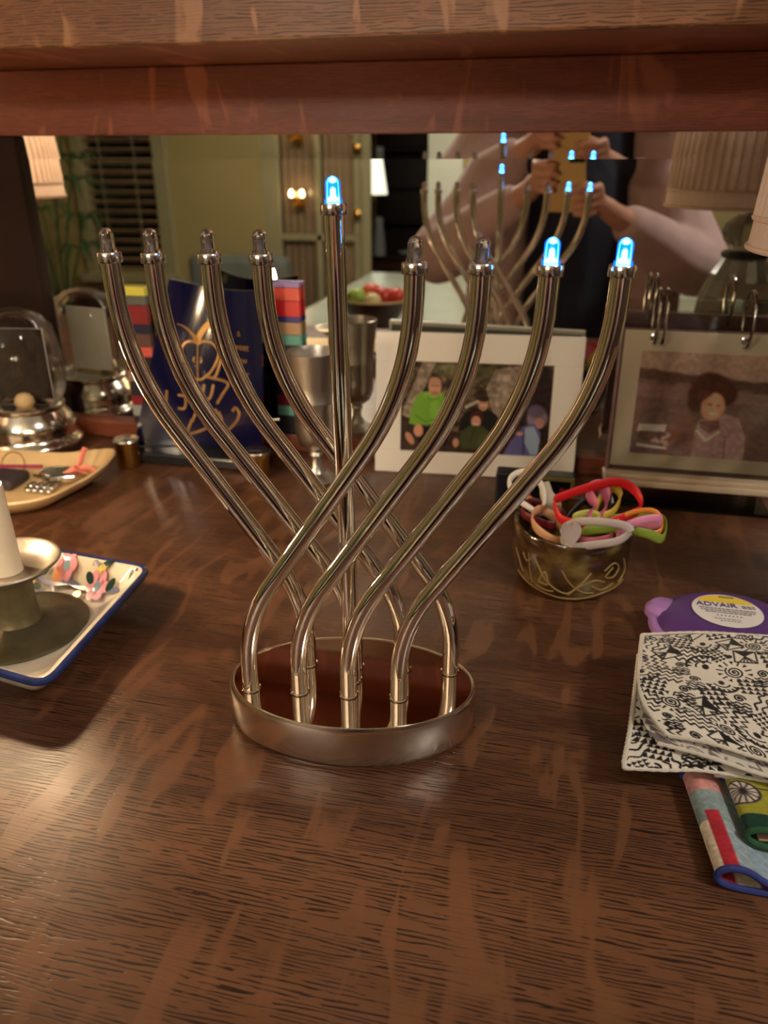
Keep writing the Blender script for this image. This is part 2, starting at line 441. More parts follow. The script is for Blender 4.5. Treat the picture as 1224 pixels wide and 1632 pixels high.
# window with dark wooden blinds
wn = struct('window_1', MB().box((-3.31, WY, -.40), (-3.23, WY + .04, 1.18), .006).box((-2.72, WY, -.40), (-2.62, WY + .04, 1.18), .006)
            .box((-3.31, WY, 1.08), (-2.62, WY + .04, 1.18), .006).box((-3.35, WY - .02, -.42), (-2.58, WY + .08, -.36), .006), TRIMM)
obj('pane', MB().box((-3.25, WY - .09, -.36), (-2.70, WY - .085, 1.1)), mat('night_pane', (.004, .005, .008), .05), wn)
SLAT = mat('dark_blind_slat', rgb(196, 170, 138), .5, var=.12)
z = -.33
while z < 1.07:
    obj('slat', MB().obox((-2.975, WY + .012, z), (.245, 0, 0), (0, .022, .013), (0, -.0010, .0018)), SLAT, wn); z += .062
for x in (-3.10, -2.85): obj('ladder_cord', MB().tube([(x, WY + .037, -.35), (x, WY + .037, 1.08)], .003, 6), TRIMM, wn)

# ================================================================== sideboard with mirrored back
sb = thing('sideboard', 'dark oak sideboard with a mirrored back under an overhanging upper cabinet', 'sideboard', (-.25, .56, FZ))
XL, XR = -1.3, .85
obj('tabletop', MB().box((XL, .12, -.036), (XR, .995, 0), .006, 3), OAK, sb)
obj('carcass', MB().box((XL + .04, .16, FZ + .08), (XR - .04, .985, -.037), .003), OAKD, sb)
for k in range(4):
    x0 = XL + .07 + k * .505
    d = obj('door', MB().box((x0, .142, FZ + .14), (x0 + .485, .159, -.28), .004), OAKD, sb)
    obj('knob', MB().lathe([(.0, 0), (.006, 0), (.006, .012), (.015, .018), (.015, .026), (0, .03)], 16).xf(Matrix.Translation((x0 + (.44 if k % 2 == 0 else .045), .142, -.5)) @ Matrix.Rotation(R(90), 4, 'X')), BRASS, d)
    d = obj('drawer', MB().box((x0, .142, -.265), (x0 + .485, .159, -.06), .004), OAKD, sb)
    obj('knob', MB().lathe([(.0, 0), (.006, 0), (.006, .012), (.015, .018), (.015, .026), (0, .03)], 16).xf(Matrix.Translation((x0 + .2425, .142, -.16)) @ Matrix.Rotation(R(90), 4, 'X')), BRASS, d)
for x in (XL + .05, XR - .13):
    for y in (.17, .90): obj('leg', MB().box((x, y, FZ), (x + .08, y + .08, FZ + .09), .003), OAKD, sb)
obj('mirror_rail', MB().box((-1.02, .9605, .0005), (XR - .05, .995, .025), .002), OAKD, sb, label='low reddish oak rail under the mirror')
STI = mat('stile_dark_oak', rgb(40, 25, 17), .8, spec=.15, var=.2, vscale=9)
obj('stile', MB().box((-1.02, .962, .0255), (-.700, .996, .3965), .002), STI, sb)
obj('stile', MB().box((.60, .958, .026), (XR - .05, .996, .3965), .002), STI, sb)
ZB = .3705
mi = obj('mirror', MB().add([(-.70, YM, .0255), (.60, YM, .0255), (.60, YM, ZB), (-.70, YM, ZB),
                             (-.70, YM + .004, .0255), (.60, YM + .004, .0255), (.60, YM + .004, ZB), (-.70, YM + .004, ZB)],
                            [(0, 1, 2, 3), (7, 6, 5, 4), (0, 4, 5, 1), (1, 5, 6, 2), (2, 6, 7, 3), (3, 7, 4, 0)], False), MIRROR, sb, label='large clear mirror')
tb = .0265 * math.tan(.046)
obj('mirror_bevel', MB().add([(-.70, YM - .0004, ZB), (.60, YM - .0004, ZB), (.60, YM - .0004 - tb, .397), (-.70, YM - .0004 - tb, .397),
                              (-.70, YM + .004, ZB), (.60, YM + .004, ZB), (.60, YM + .004, .397), (-.70, YM + .004, .397)],
                             [(0, 1, 2, 3), (7, 6, 5, 4), (0, 4, 5, 1), (1, 5, 6, 2), (2, 6, 7, 3), (3, 7, 4, 0)], False), MIRROR, mi, label='bevelled top edge of the mirror')
obj('apron_rail', MB().box((-1.02, .962, .397), (XR - .05, .996, .4695), .0015), OAKD, sb, label='reddish oak rail above the mirror')
obj('cabinet_soffit', MB().box((-1.05, .797, .4700), (XR - .02, .996, .482), .001), OAKD, sb)
obj('cabinet_rail', MB().box((-1.05, .778, .4690), (XR - .02, .796, .60), .0025), OAKF, sb, label='pale flecked oak front rail of the upper cabinet')
obj('cabinet_body', MB().box((-1.05, .797, .4825), (XR - .02, .996, 1.15), .001), OAKD, sb)
for k in range(4):
    x0 = -1.03 + k * .462
    d = obj('cabinet_door', MB().box((x0, .776, .604), (x0 + .452, .796, 1.13), .003), OAKF, sb)
    obj('knob', MB().lathe([(.0, 0), (.006, 0), (.006, .012), (.013, .018), (.013, .026), (0, .03)], 16).xf(Matrix.Translation((x0 + (.42 if k % 2 == 0 else .03), .776, .70)) @ Matrix.Rotation(R(90), 4, 'X')), BRASS, d)
obj('cornice', MB().box((-1.08, .765, 1.151), (XR + .01, .996, 1.19), .006), OAKF, sb)

# ================================================================== menorah
MR = R(7)
mn = thing('menorah', 'polished silver electric menorah with crossing tube arms on an oval base', 'menorah', (-.1215, .436, 0), MR)
obj('base', MB().lathe([(.0, .0005), (.945, .0005), (.955, .003), (.985, .0035), (1.0, .006), (1.0, .0275), (.9975, .0300), (.990, .0320), (.977, .0334), (.964, .0336), (.956, .0332), (.954, .0320)], 96, sx=.0885, sy=.0545, captop=False), CHROMEB, mn, True)
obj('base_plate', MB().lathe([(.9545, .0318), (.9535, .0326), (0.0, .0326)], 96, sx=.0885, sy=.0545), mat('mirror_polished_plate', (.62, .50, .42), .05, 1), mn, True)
TR = .0058
def fillet(pts, rads, n=10):
    out = [Vector(pts[0])]
    for i in range(1, len(pts) - 1):
        a, b, c = Vector(pts[i - 1]), Vector(pts[i]), Vector(pts[i + 1]); r = rads[i - 1]
        p0 = b + (a - b).normalized() * r; p1 = b + (c - b).normalized() * r
        for k in range(n + 1):
            t = k / n; out.append(p0 * (1 - t) ** 2 + b * 2 * t * (1 - t) + p1 * t * t)
    out.append(Vector(pts[-1])); return out
LEDOFF = mat('led_clear', (.93, .92, .95), .03, 0, trans=1)
def led_shell():
    m = bpy.data.materials.new('led_blue_shell'); m.use_nodes = True
    nt = m.node_tree; N = nt.nodes; N.remove(N['Principled BSDF'])
    t = N.new('ShaderNodeBsdfTransparent'); t.inputs[0].default_value = (.35, .6, 1, 1)
    e = N.new('ShaderNodeEmission'); e.inputs[0].default_value = (.0, .10, 1, 1); e.inputs[1].default_value = 1.0
    ad = N.new('ShaderNodeAddShader'); g = N.new('ShaderNodeBsdfGlossy'); g.inputs['Roughness'].default_value = .05
    f = N.new('ShaderNodeFresnel'); mx = N.new('ShaderNodeMixShader')
    L = nt.links; L.new(t.outputs[0], ad.inputs[0]); L.new(e.outputs[0], ad.inputs[1])
    L.new(f.outputs[0], mx.inputs[0]); L.new(ad.outputs[0], mx.inputs[1]); L.new(g.outputs[0], mx.inputs[2])
    L.new(mx.outputs[0], N['Material Output'].inputs[0]); return m
LEDON = led_shell()
CORE = emitter('led_blue_core', (.16, .62, 1.0), P_LED)
COREOFF = mat('led_die', (.55, .55, .58), .3, .8)
def led(x, y, z, on, tilt):
    M = Matrix.Translation((x, y, z)) @ Matrix.Rotation(tilt, 4, 'Y')
    r = .0042
    pr = [(.0, 0), (.0050, 0), (.0050, .0018), (r, .0020), (r, .0095)] + [(r * math.cos(a), .0095 + r * .95 * math.sin(a)) for a in np.linspace(.2, 1.45, 6)] + [(0, .0095 + r * .96)]
    b = obj('led_bulb', MB().lathe(pr, 20).xf(M), LEDON if on else LEDOFF, mn, True, label='lit blue LED bulb' if on else 'unlit clear LED bulb')
    cpr = [(0, .0004), (.0036, .0006), (.0034, .0022), (.0017, .0032), (.0015, .0068), (.0008, .0078), (0, .0080)] if on else \
        [(0, .0004), (.0012, .0006), (.0012, .005), (.0020, .0062), (.0020, .0074), (0, .0074)]
    obj('led_core', MB().lathe(cpr, 12).xf(M), CORE if on else COREOFF, b, True)
    if on:
        tip = [(0, .0098), (.0018, .0104), (.0021, .0114), (.0013, .0124), (0, .0130)]
        obj('led_glint', MB().lathe(tip, 10).xf(M), CORE, b, True)
def arm(u0, u1, v, z1=.315, on=False):
    if abs(u0 - u1) < .01:
        path = [(u0, v, .026), (u0 + (u1 - u0) * .5, v, .18), (u1, v, z1)]
    else:
        path = fillet([(u0, v, .026), (u0, v, .088), (u1 - (u1 - u0) * .01, v, .252), (u1, v, z1)], (.036, .05))
    a = obj('arm', MB().tube(path, TR, 20, up=(0, 1, 0)), CHROME, mn, True)
    d = (Vector(path[-1]) - Vector(path[-2])).normalized(); tilt = math.atan2(d.x, d.z)
    M = Matrix.Translation(path[-1]) @ Matrix.Rotation(tilt, 4, 'Y')
    obj('collar', MB().lathe([(.0059, -.0012), (.0071, -.0010), (.0073, -.0004), (.0073, .0042), (.0068, .0050), (.0045, .0052), (0, .0050)], 28).xf(M), CAPM, a, True)
    obj('foot_ring', MB().lathe([(.0059, .0330), (.0067, .0331), (.0066, .0336), (.0059, .0338)], 24, (u0, v, 0)), CHROME, a, True)
    p = M @ Vector((0, 0, .0050)); led(p.x, p.y, p.z, on, tilt)
sp, dv = .0345, .0165
for k, u1 in enumerate((.0410, .0765, .1125, .1497)): arm((-2 + k) * sp, u1, -dv, on=k >= 2)
for k, u1 in enumerate((-.1432, -.1165, -.0820, -.0510)): arm((-1 + k) * sp, u1, dv)
arm(0.0006, -.0048, 0, .3435, True)

# ================================================================== painted tray, candle holders, candles
tr = thing('ceramic_tray', 'white ceramic tray painted with flowers, cobalt blue rim, under the candle holders', 'tray', (-.46, .47, 0))
def rounded(poly, r, n=6):
    out = []
    m = len(poly)
    for i in range(m):
        a, b, c = Vector(poly[i - 1]), Vector(poly[i]), Vector(poly[(i + 1) % m])
        p0 = b + (a - b).normalized() * r; p1 = b + (c - b).normalized() * r
        for k in range(n + 1):
            t = k / n; out.append(p0 * (1 - t) ** 2 + b * 2 * t * (1 - t) + p1 * t * t)
    return out
corners = [(-.341, .557, 0), (-.610, .585, 0), (-.615, .425, 0), (-.329, .381, 0)]
ctr = Vector((-.47, .48, 0))
def ring(k, zz, r=.016):
    pts = rounded([tuple(ctr + (Vector(c) - ctr) * 1.0) for c in corners], r)
    out = []
    for p in pts:
        d = p - ctr; L = d.length; q = ctr + d * ((L - k) / L); out.append((q.x, q.y, zz))
    return out
def loft(rings):
    mb = MB(); n = len(rings[0]); v = [p for r_ in rings for p in r_]; f = []
    for i in range(len(rings) - 1):
        for k in range(n): f.append((i * n + k, i * n + (k + 1) % n, (i + 1) * n + (k + 1) % n, (i + 1) * n + k))
    f.append(tuple(range(n - 1, -1, -1))); f.append(tuple((len(rings) - 1) * n + k for k in range(n)))
    return mb.add(v, f)
CER = mat('white_glaze', rgb(226, 216, 198), .14, var=.03, vscale=30, coat=.3)
body = obj('body', loft([ring(.060, .0005), ring(.050, .0006), ring(.018, .016), ring(.002, .031), ring(.0015, .033), ring(.004, .0342), ring(.010, .0330), ring(.028, .014), ring(.042, .0065), ring(.062, .0055)]), CER, tr)
BLUEG = mat('cobalt_glaze', rgb(40, 50, 98), .16, var=.35, vscale=45)
rp = ring(.0022, .0322)
obj('rim_band', MB().tube(rp, .0030, 8, closed=True), BLUEG, tr, label='cobalt blue glazed rim')
# painted flowers lie on the sloping back wall and floor of the tray
def tray_pt(x, y):
    """height of the tray's inner surface"""
    p = Vector((x, y, 0)); best = 9
    pts = rounded(corners, .016)
    for a, b in zip(pts, pts[1:] + pts[:1]):
        ab = b - a; t = max(0, min(1, (p - a).dot(ab) / max(ab.length_squared, 1e-12))); best = min(best, (p - a - ab * t).length)
    # inset along the radial direction is a little longer than the distance to the edge
    k = best * 1.18
    prof = [(.0, .034), (.010, .0330), (.028, .014), (.042, .0065), (.062, .0055), (.5, .0055)]
    for (k0, z0), (k1, z1) in zip(prof[:-1], prof[1:]):
        if k0 <= k <= k1: return z0 + (z1 - z0) * (k - k0) / (k1 - k0) + .0011
    return .0066
def paint(name, shapes, m, dz=0.0):
    """brush marks: fans of small facets hugging the glaze"""
    mb = MB()
    for sh in shapes:
        cx, cy, rx, ry, rot = sh; n = 14
        P = [(cx, cy)] + [(cx + rx * math.cos(a) * math.cos(rot) - ry * math.sin(a) * math.sin(rot), cy + rx * math.cos(a) * math.sin(rot) + ry * math.sin(a) * math.cos(rot)) for a in np.linspace(0, 2 * math.pi, n, False)]
        mb.add([(x, y, tray_pt(x, y) + dz) for x, y in P], [(0, 1 + k, 1 + (k + 1) % n) for k in range(n)])
    return obj(name, mb, m, tr)
def stroke(name, pts, wd, m, dz=0.0):
    mb = MB(); path = [(p.x, p.y) for p in crom([(x, y, 0) for x, y in pts], 6)]
    V = []; F = []
    for i, (x, y) in enumerate(path):
        a = path[max(i - 1, 0)]; b = path[min(i + 1, len(path) - 1)]; t = Vector((b[0] - a[0], b[1] - a[1])).normalized(); nn = Vector((-t.y, t.x))
        ww = wd * (.55 + .45 * math.sin(math.pi * i / (len(path) - 1)))
        for s_ in (-1, 0, 1):
            q = (x + nn.x * ww * s_, y + nn.y * ww * s_); V.append((q[0], q[1], tray_pt(*q) + dz))
    for i in range(len(path) - 1):
        for s_ in (0, 1): F.append((i * 3 + s_, i * 3 + s_ + 1, i * 3 + s_ + 4, i * 3 + s_ + 3))
    return obj(name, mb.add(V, F), m, tr)
def g(c, n): return mat(n, c, .2, coat=.2)
PV, PK, PO, PG, PY, PB = g(rgb(116, 118, 150), 'glaze_violet'), g(rgb(226, 158, 176), 'glaze_pink'), g(rgb(222, 150, 96), 'glaze_orange'), g(rgb(34, 62, 52), 'glaze_green'), g(rgb(226, 204, 106), 'glaze_yellow'), g(rgb(128, 158, 178), 'glaze_pale_blue')
def W(px, py, zz=.012):
    """photograph point on the tray -> plan position (camera model of this script)"""
    y_, p_ = R(YAW), R(PITCH)
    fw = Vector((-math.sin(y_) * math.cos(p_), math.cos(y_) * math.cos(p_), -math.sin(p_))); rt = Vector((math.cos(y_), math.sin(y_), 0)); up = rt.cross(fw)
    d = fw + rt * ((px - 612) / 1233) - up * ((py - 816) / 1233); t = (zz - .37) / d.z
    return (d.x * t, d.y * t)
def Zp(zx, zy):
    zz = .012
    for _ in range(14):
        q = W(zx * 420 / 1224, 700 + zy * 420 / 1224, zz); zz = zz * .5 + min(.031, tray_pt(*q)) * .5
    return q
stroke('painted_branch', [Zp(110, 628), Zp(170, 632), Zp(230, 668), Zp(320, 665), Zp(380, 690), Zp(450, 700), Zp(555, 700)], .0020, PV)
stroke('painted_twig', [Zp(235, 670), Zp(245, 695), Zp(240, 720)], .0012, PV)
stroke('painted_twig', [Zp(432, 590), Zp(450, 578), Zp(466, 600), Zp(466, 640)], .0010, PV, .0001)
def flower(px, py, r, petal, centre):
    x, y = Zp(px, py)
    paint('painted_petals', [(x + r * .62 * math.cos(a), y + r * .62 * math.sin(a), r * .52, r * .44, a) for a in np.linspace(0, 2 * math.pi, 6, False)], petal, .0002)
    paint('painted_flower_centre', [(x, y, r * .36, r * .36, 0)], centre, .0004)
flower(449, 690, .0100, PK, PB); flower(310, 585, .0095, PK, PB)
paint('painted_bud', [(*Zp(275, 622), .0068, .0052, .5)], PO, .0002)
for a, b, c in ((214, 605, .6), (172, 683, -.4), (418, 645, -.6), (513, 678, .7), (505, 588, .6), (617, 628, 1.1)):
    paint('painted_leaf', [(*Zp(a, b),   .0052, .0030, c)], PG, .0003)
for a, b, c in ((357, 720, .004), (140, 660, .005), (472, 608, .004)): paint('painted_dot', [(*Zp(a, b), c, c * .85, 0)], PY, .0002)

def candle_holder(x, y, label, clabel, zc):
    h = thing('candle_holder', label, 'candle holder', (x, y, .0065))
    z0 = .0068
    obj('foot', MB().lathe([(0, z0), (.056, z0), (.057, z0 + .0015), (.055, z0 + .0030), (.046, z0 + .0045), (.040, z0 + .0060), (.030, z0 + .0060), (.020, z0 + .009), (0, z0 + .009)], 56, (x, y, 0)), PEWTERD, h)
    obj('stem', MB().lathe([(.0, z0 + .0092), (.020, z0 + .0092), (.0185, z0 + .013), (.0175, z0 + .022), (.0175, z0 + .046), (.019, z0 + .050), (.0, z0 + .050)], 36, (x, y, 0)), PEWTERD, h)
    zz = z0 + .050
    obj('drip_pan', MB().lathe([(0, zz + .0002), (.019, zz + .0002), (.030, zz + .003), (.039, zz + .010), (.0425, zz + .0125), (.0435, zz + .0135), (.0425, zz + .0146), (.0395, zz + .0138), (.034, zz + .0085), (.028, zz + .0055), (.0165, zz + .0045), (0, zz + .0045)], 56, (x, y, 0)), PEWTER, h)
    c = thing('taper_candle', clabel, 'candle', (x, y, zz + .0047))
    zt = zc - .012
    obj('wax', MB().lathe([(0, zz + .0048), (.0130, zz + .0048), (.0125, zz + .012), (.0112, zt - .004), (.0104, zt), (.008, zt - .0015), (0, zt - .003)], 32, (x, y, 0)), WAX, c)
    obj('wick', MB().tube([(x, y, zt - .003), (x + .0003, y, zt + .004), (x + .001, y, zt + .009)], .0009, 6), BLACK, c)
    fl = [(0, zt + .004), (.0030, zt + .0065), (.0046, zt + .011), (.0048, zt + .015), (.0040, zt + .021), (.0026, zt + .028), (.0011, zt + .034), (0, zt + .038)]
    obj('flame', MB().lathe(fl, 14, (x, y, 0)), FLAME, c, label='bright yellow candle flame')
FLAME = emitter('candle_flame', (1, .70, .40), P_FLAME)
candle_holder(-.4265, .478, 'aged pewter candle holder on the painted tray, nearest the menorah', 'cream taper candle in the pewter holder nearest the menorah', .150)
candle_holder(-.540, .508, 'aged pewter candle holder further left on the painted tray', 'cream taper candle in the far left pewter holder', .155)

def cam_ray(px, py):
    y_, p_ = R(YAW), R(PITCH)
    fw = Vector((-math.sin(y_) * math.cos(p_), math.cos(y_) * math.cos(p_), -math.sin(p_))); rt = Vector((math.cos(y_), math.sin(y_), 0)); up = rt.cross(fw)
    return fw + rt * ((px - 612) / 1233) - up * ((py - 816) / 1233)
def AY(px, py, Y):
    """the point at depth Y that the photograph shows at a pixel"""
    d = cam_ray(px, py); t = Y / d.y
    return Vector((d.x * t, Y, .37 + d.z * t))
def AZ(px, py, zz):
    d = cam_ray(px, py); t = (zz - .37) / d.z
    return Vector((d.x * t, d.y * t, zz))

# ================================================================== snow globe
gx, gy = -.702, .893
sg = thing('snow_globe', 'glass dome globe on a stepped silver base in front of the mirror', 'snow globe', (gx, gy, 0))
obj('foot', MB().lathe([(0, .0006), (.062, .0006), (.063, .003), (.062, .013), (0, .013)], 56, (gx, gy, 0)), mat('dark_turned_wood', rgb(52, 32, 24), .4), sg)
obj('silver_base', MB().lathe([(0, .0132), (.0645, .0132), (.0655, .016), (.0645, .019), (.060, .022), (.0575, .028), (.0585, .036), (.0575, .044), (.052, .053), (.0475, .060), (.049, .063), (.0485, .067), (.046, .069), (0, .069)], 64, (gx, gy, 0)), SILVER, sg)
dome = [(.0455, .0695), (.0535, .082), (.0560, .098), (.0558, .130), (.0535, .150), (.048, .170), (.038, .184), (.024, .193), (.010, .1965), (0, .197)]
obj('glass_dome', MB().lathe([(r, z) for r, z in dome], 56, (gx, gy, 0)), GLASS, sg)
obj('photo_insert', MB().obox((gx + .003, gy, .121), (.036, .006, 0), (-.0002, .0012, 0), (0, 0, .047)), mat('insert_back', rgb(236, 234, 224), .5, var=.05, vscale=40), sg, label='flat pale card standing inside the dome')  # pale back, whitened further in place of light bounced off the mirror
obj('photo_front', MB().obox((gx + .0034, gy - .0022, .121), (.036, .0060, 0), (-.0001, .0006, 0), (0, 0, .047)), mat('insert_front', rgb(40, 31, 23), .7, spec=.2, var=.5, vscale=35), sg)
obj('tan_figure', MB().lathe([(0, .0692), (.010, .0695), (.013, .074), (.012, .081), (.008, .086), (0, .088)], 20, (gx + .014, gy - .022, 0)), mat('tan_resin', rgb(206, 178, 132), .5), sg)

# ================================================================== beige dish and what lies in it
dx, dy = -.630, .745
bd = thing('beige_dish', 'beige stoneware dish with one long pointed corner, holding jewellery', 'dish', (dx, dy, 0))
ol = crom([(-.545, .832, 0), (-.625, .826, 0), (-.700, .815, 0), (-.722, .745, 0), (-.690, .672, 0), (-.600, .662, 0), (-.548, .690, 0), (-.535, .745, 0), (-.528, .800, 0)], 7, True)
cd = Vector((-.625, .748, 0))
def dring(sc, zz, lift=0):
    out = []
    for p in ol:
        q = cd + (p - cd) * sc; tip = max(0, 1 - (p - Vector((-.536, .826, 0))).length / .07)
        out.append((q.x, q.y, zz + lift * tip))
    return out
STON = mat('beige_stoneware', rgb(206, 176, 128), .4, var=.12, vscale=22, bump=.1, bscale=120)
obj('bowl', loft([dring(.66, .0006), dring(.70, .0010), dring(.90, .012, .004), dring(.985, .021, .010), dring(1.0, .0235, .011), dring(.985, .0255, .011), dring(.94, .0235, .009), dring(.84, .013, .003), dring(.70, .0075), dring(.5, .0065)]), STON, bd)
def place(px, py, zz): return AZ(px, py, zz)
# watch
wp = place(60, 775, .012)
wt = thing('wristwatch', 'steel wristwatch with a beaded link band in the beige dish', 'watch', (wp.x, wp.y, .0075))
WST = mat('watch_steel', (.62, .60, .56), .2, 1)
for j in range(3):
    for i in range(4):
        c = wp + Vector((-.006 + i * .0095 - j * .002, -.010 + j * .0085, -.0005 + .001 * (j % 2)))
        obj('band_link', MB().lathe([(0, -.0032), (.0036, -.0022), (.0044, 0), (.0036, .0022), (0, .0032)], 12, c), WST, wt)
cp = wp + Vector((.012, .030, .005))
obj('case', MB().lathe([(0, -.006), (.017, -.005), (.0185, -.002), (.0185, .002), (.0165, .0042), (.0150, .0042), (.0150, .0030), (0, .0030)], 32, cp, sx=1.5), WST, wt)
obj('dial', MB().lathe([(.0148, .0032), (.0148, .0036), (0, .0036)], 28, cp, sx=1.5), mat('grey_green_dial', rgb(86, 88, 74), .25), wt)
obj('clasp_bar', MB().tube([cp + Vector((-.025, -.016, .002)), cp + Vector((.0, -.020, .003)), cp + Vector((.028, -.012, .004))], .0022, 8), WST, wt)
pp = place(12, 768, .012)
pc = thing('dark_pouch', 'small dark zip pouch with a magenta edge in the beige dish', 'pouch', (pp.x, pp.y, .0078))
obj('pouch_body', MB().box((pp.x - .024, pp.y - .019, .0082), (pp.x + .018, pp.y + .022, .022), .005, 3), mat('dark_pouch_cloth', rgb(52, 44, 48), .6, var=.2), pc)
obj('zip_edge', MB().obox((pp.x - .0, pp.y + .0235, .0235), (.031, .004, .001), (0, .0022, 0), (0, 0, .0018), .0008), mat('magenta_tape', rgb(150, 40, 82), .5), pc)
obj('pink_tab', MB().obox((pp.x - .012, pp.y - .0200, .016), (.008, 0, 0), (0, .0011, 0), (0, 0, .002), .0005), mat('pink_tab', rgb(214, 120, 130), .5), pc)
rp_ = place(125, 752, .020)
CORAL = mat('coral_ribbon', rgb(214, 120, 100), .5, var=.15, vscale=80)
rb = thing('coral_ribbon', 'knotted coral pink ribbon at the pointed end of the beige dish', 'ribbon', (rp_.x, rp_.y, .011))
for k, pts in enumerate(([(-.022, -.012, -.008), (-.008, -.003, -.001), (.008, .006, .002), (.016, .010, -.003)], [(-.010, -.006, -.004), (.000, .004, .006), (.003, .010, .018), (.007, .012, .026)],
                         [(-.016, -.010, -.006), (-.004, .000, .003), (.004, -.006, .003), (.012, -.001, -.003)])):
    obj('ribbon_tail', MB().tube(crom([Vector(p) + rp_ + Vector((0, 0, .002)) for p in pts], 6), .0034, 8, flat=.0012), CORAL, rb)
cp2 = place(20, 735, .03)
obj_ = thing('wire_hoop', 'thin wire hoop earring leaning in the back of the beige dish', 'earring', (cp2.x, cp2.y, .010))
obj('hoop', MB().tube([cp2 + Vector((.016 * math.cos(a), .006 * math.sin(a), -.004 + .014 * math.sin(a))) for a in np.linspace(0, 2 * math.pi, 28, False)], .0007, 6, closed=True), BRASS, obj_)

# ================================================================== blue plaque, striped boxes, brass cups, kiddush cup
pl = thing('new_year_plaque', 'curved navy blue plaque with gold apple and Hebrew lettering', 'plaque', (-.43, .905, 0))
def plaque(s, t, off=0):
    """s across, t up"""
    x0 = -.546 + .066 * t + .004 * t * t; x1 = -.362 + .006 * t
    zz = .018 + t * (.208 + .010 * (1 - s) ** 2 - .006 * math.sin(math.pi * s))
    bow = .020 * (1 - (2 * s - 1) ** 2)
    return Vector((x0 + (x1 - x0) * s, .888 + bow + .018 * t - off, zz))
NAVY = mat('navy_enamel', rgb(11, 13, 46), .12, coat=.6, var=.15, vscale=10)
mb = MB(); n, m_ = 28, 10
V = [plaque(i / n, j / m_) for j in range(m_ + 1) for i in range(n + 1)]; V2 = [plaque(i / n, j / m_, -.004) for j in range(m_ + 1) for i in range(n + 1)]
F = [(j * (n + 1) + i, j * (n + 1) + i + 1, (j + 1) * (n + 1) + i + 1, (j + 1) * (n + 1) + i) for j in range(m_) for i in range(n)]
K = len(V); F2 = [tuple(reversed([k + K for k in q])) for q in F]
bd_ = [i for i in range(n + 1)] + [j * (n + 1) + n for j in range(1, m_ + 1)] + [m_ * (n + 1) + i for i in range(n - 1, -1, -1)] + [j * (n + 1) for j in range(m_ - 1, 0, -1)]
F3 = [(bd_[k], bd_[(k + 1) % len(bd_)], bd_[(k + 1) % len(bd_)] + K, bd_[k] + K) for k in range(len(bd_))]
obj('plate', mb.add(V + V2, F + F2 + F3), NAVY, pl)
obj('stand', MB().box((-.548, .872, .0006), (-.358, .918, .0165), .003), BLACK, pl, label='black lacquered stand')
GOLD = mat('gold_leaf', rgb(150, 112, 62), .42, .5, var=.15, vscale=60)
def pz(zx, zy):
    """crop point of the photograph -> (s, t) on the plaque"""
    px, py = 190 + zx * 250 / 1224, 430 + zy * 300 / 1469
    p = AY(px, py, .905); t = (p.z - .018) / .208
    x0 = -.546 + .066 * t + .004 * t * t; x1 = -.362 + .006 * t
    return (p.x - x0) / (x1 - x0), t
def gold(name, pts, wd, closed=False, n=6, taper=False):
    """flat raised gold brush line, 0.6 mm proud"""
    P = [pz(*p) for p in pts]; path = crom([(a, b, 0) for a, b in P], n, closed)
    V = []; F = []; L = len(path)
    for i, p in enumerate(path):
        a = path[(i - 1) % L] if closed or i else path[0]; b = path[(i + 1) % L] if closed or i < L - 1 else path[-1]
        A_, B_ = plaque(a.x, a.y), plaque(b.x, b.y); t = (B_ - A_).normalized(); nn = t.cross(Vector((0, -1, 0))).normalized()
        ww = wd * (max(.15, 1 - i / (L - 1)) if taper else 1)
        q = plaque(p.x, p.y, .0004); q2 = plaque(p.x, p.y, .0013)
        V += [q + nn * ww, q2 + nn * ww * .8, q2 - nn * ww * .8, q - nn * ww]
    for i in range(L if closed else L - 1):
        j = (i + 1) % L
        for k in range(3): F.append((i * 4 + k, i * 4 + k + 1, j * 4 + k + 1, j * 4 + k))
    return obj(name, MB().add(V, F), GOLD, pl)
gold('apple_outline', [(580, 590), (540, 572), (490, 590), (468, 650), (480, 740), (520, 820), (575, 865), (590, 865)], .0018)
gold('apple_outline', [(580, 590), (625, 566), (690, 580), (738, 640), (728, 720), (680, 810), (620, 860), (590, 865)], .0018)
gold('apple_core', [(580, 590), (582, 700), (588, 860)], .0009)
gold('apple_seed', [(560, 690), (552, 715), (560, 735)], .0012); gold('apple_seed', [(604, 690), (612, 715), (604, 735)], .0012)
gold('apple_leaf', [(578, 580), (600, 510), (650, 440), (720, 400)], .0046, taper=False)
gold('apple_leaf', [(572, 580), (545, 520), (490, 470), (440, 450)], .0040, taper=True)
for pts in ([(650, 840), (720, 840), (760, 720), (775, 650)], [(560, 900), (590, 940), (640, 1020), (690, 1000), (710, 900)], [(640, 900), (632, 950), (615, 980)],
            [(690, 850), (790, 870), (830, 900), (790, 970), (745, 1050)], [(375, 945), (372, 1030)], [(452, 1085), (500, 1085), (500, 1000), (450, 985)],
            [(430, 1160), (450, 1240)], [(560, 1170), (530, 1280), (640, 1255), (700, 1215)], [(560, 1190), (600, 1100), (690, 1100), (720, 1215)],
            [(760, 1110), (790, 1180), (800, 1275), (900, 1200), (935, 1120), (900, 1075), (875, 1105)], [(735, 1090), (750, 1200)]):
    gold('hebrew_stroke', pts, .0020)
for word, zx, zy in (('a', 908, 515), ('sweet', 918, 622), ('new', 935, 725), ('year', 955, 830)):
    s_, t_ = pz(zx, zy); p = plaque(s_, t_, .0018)
    obj('lettering', text_mb(word, .0125, Matrix.Translation(p) @ Matrix.Rotation(math.atan2(*(lambda d: (d.y, d.x))(plaque(s_ + .02, t_) - plaque(s_ - .02, t_))), 4, 'Z') @ Matrix.Rotation(R(85), 4, 'X')), GOLD, pl)

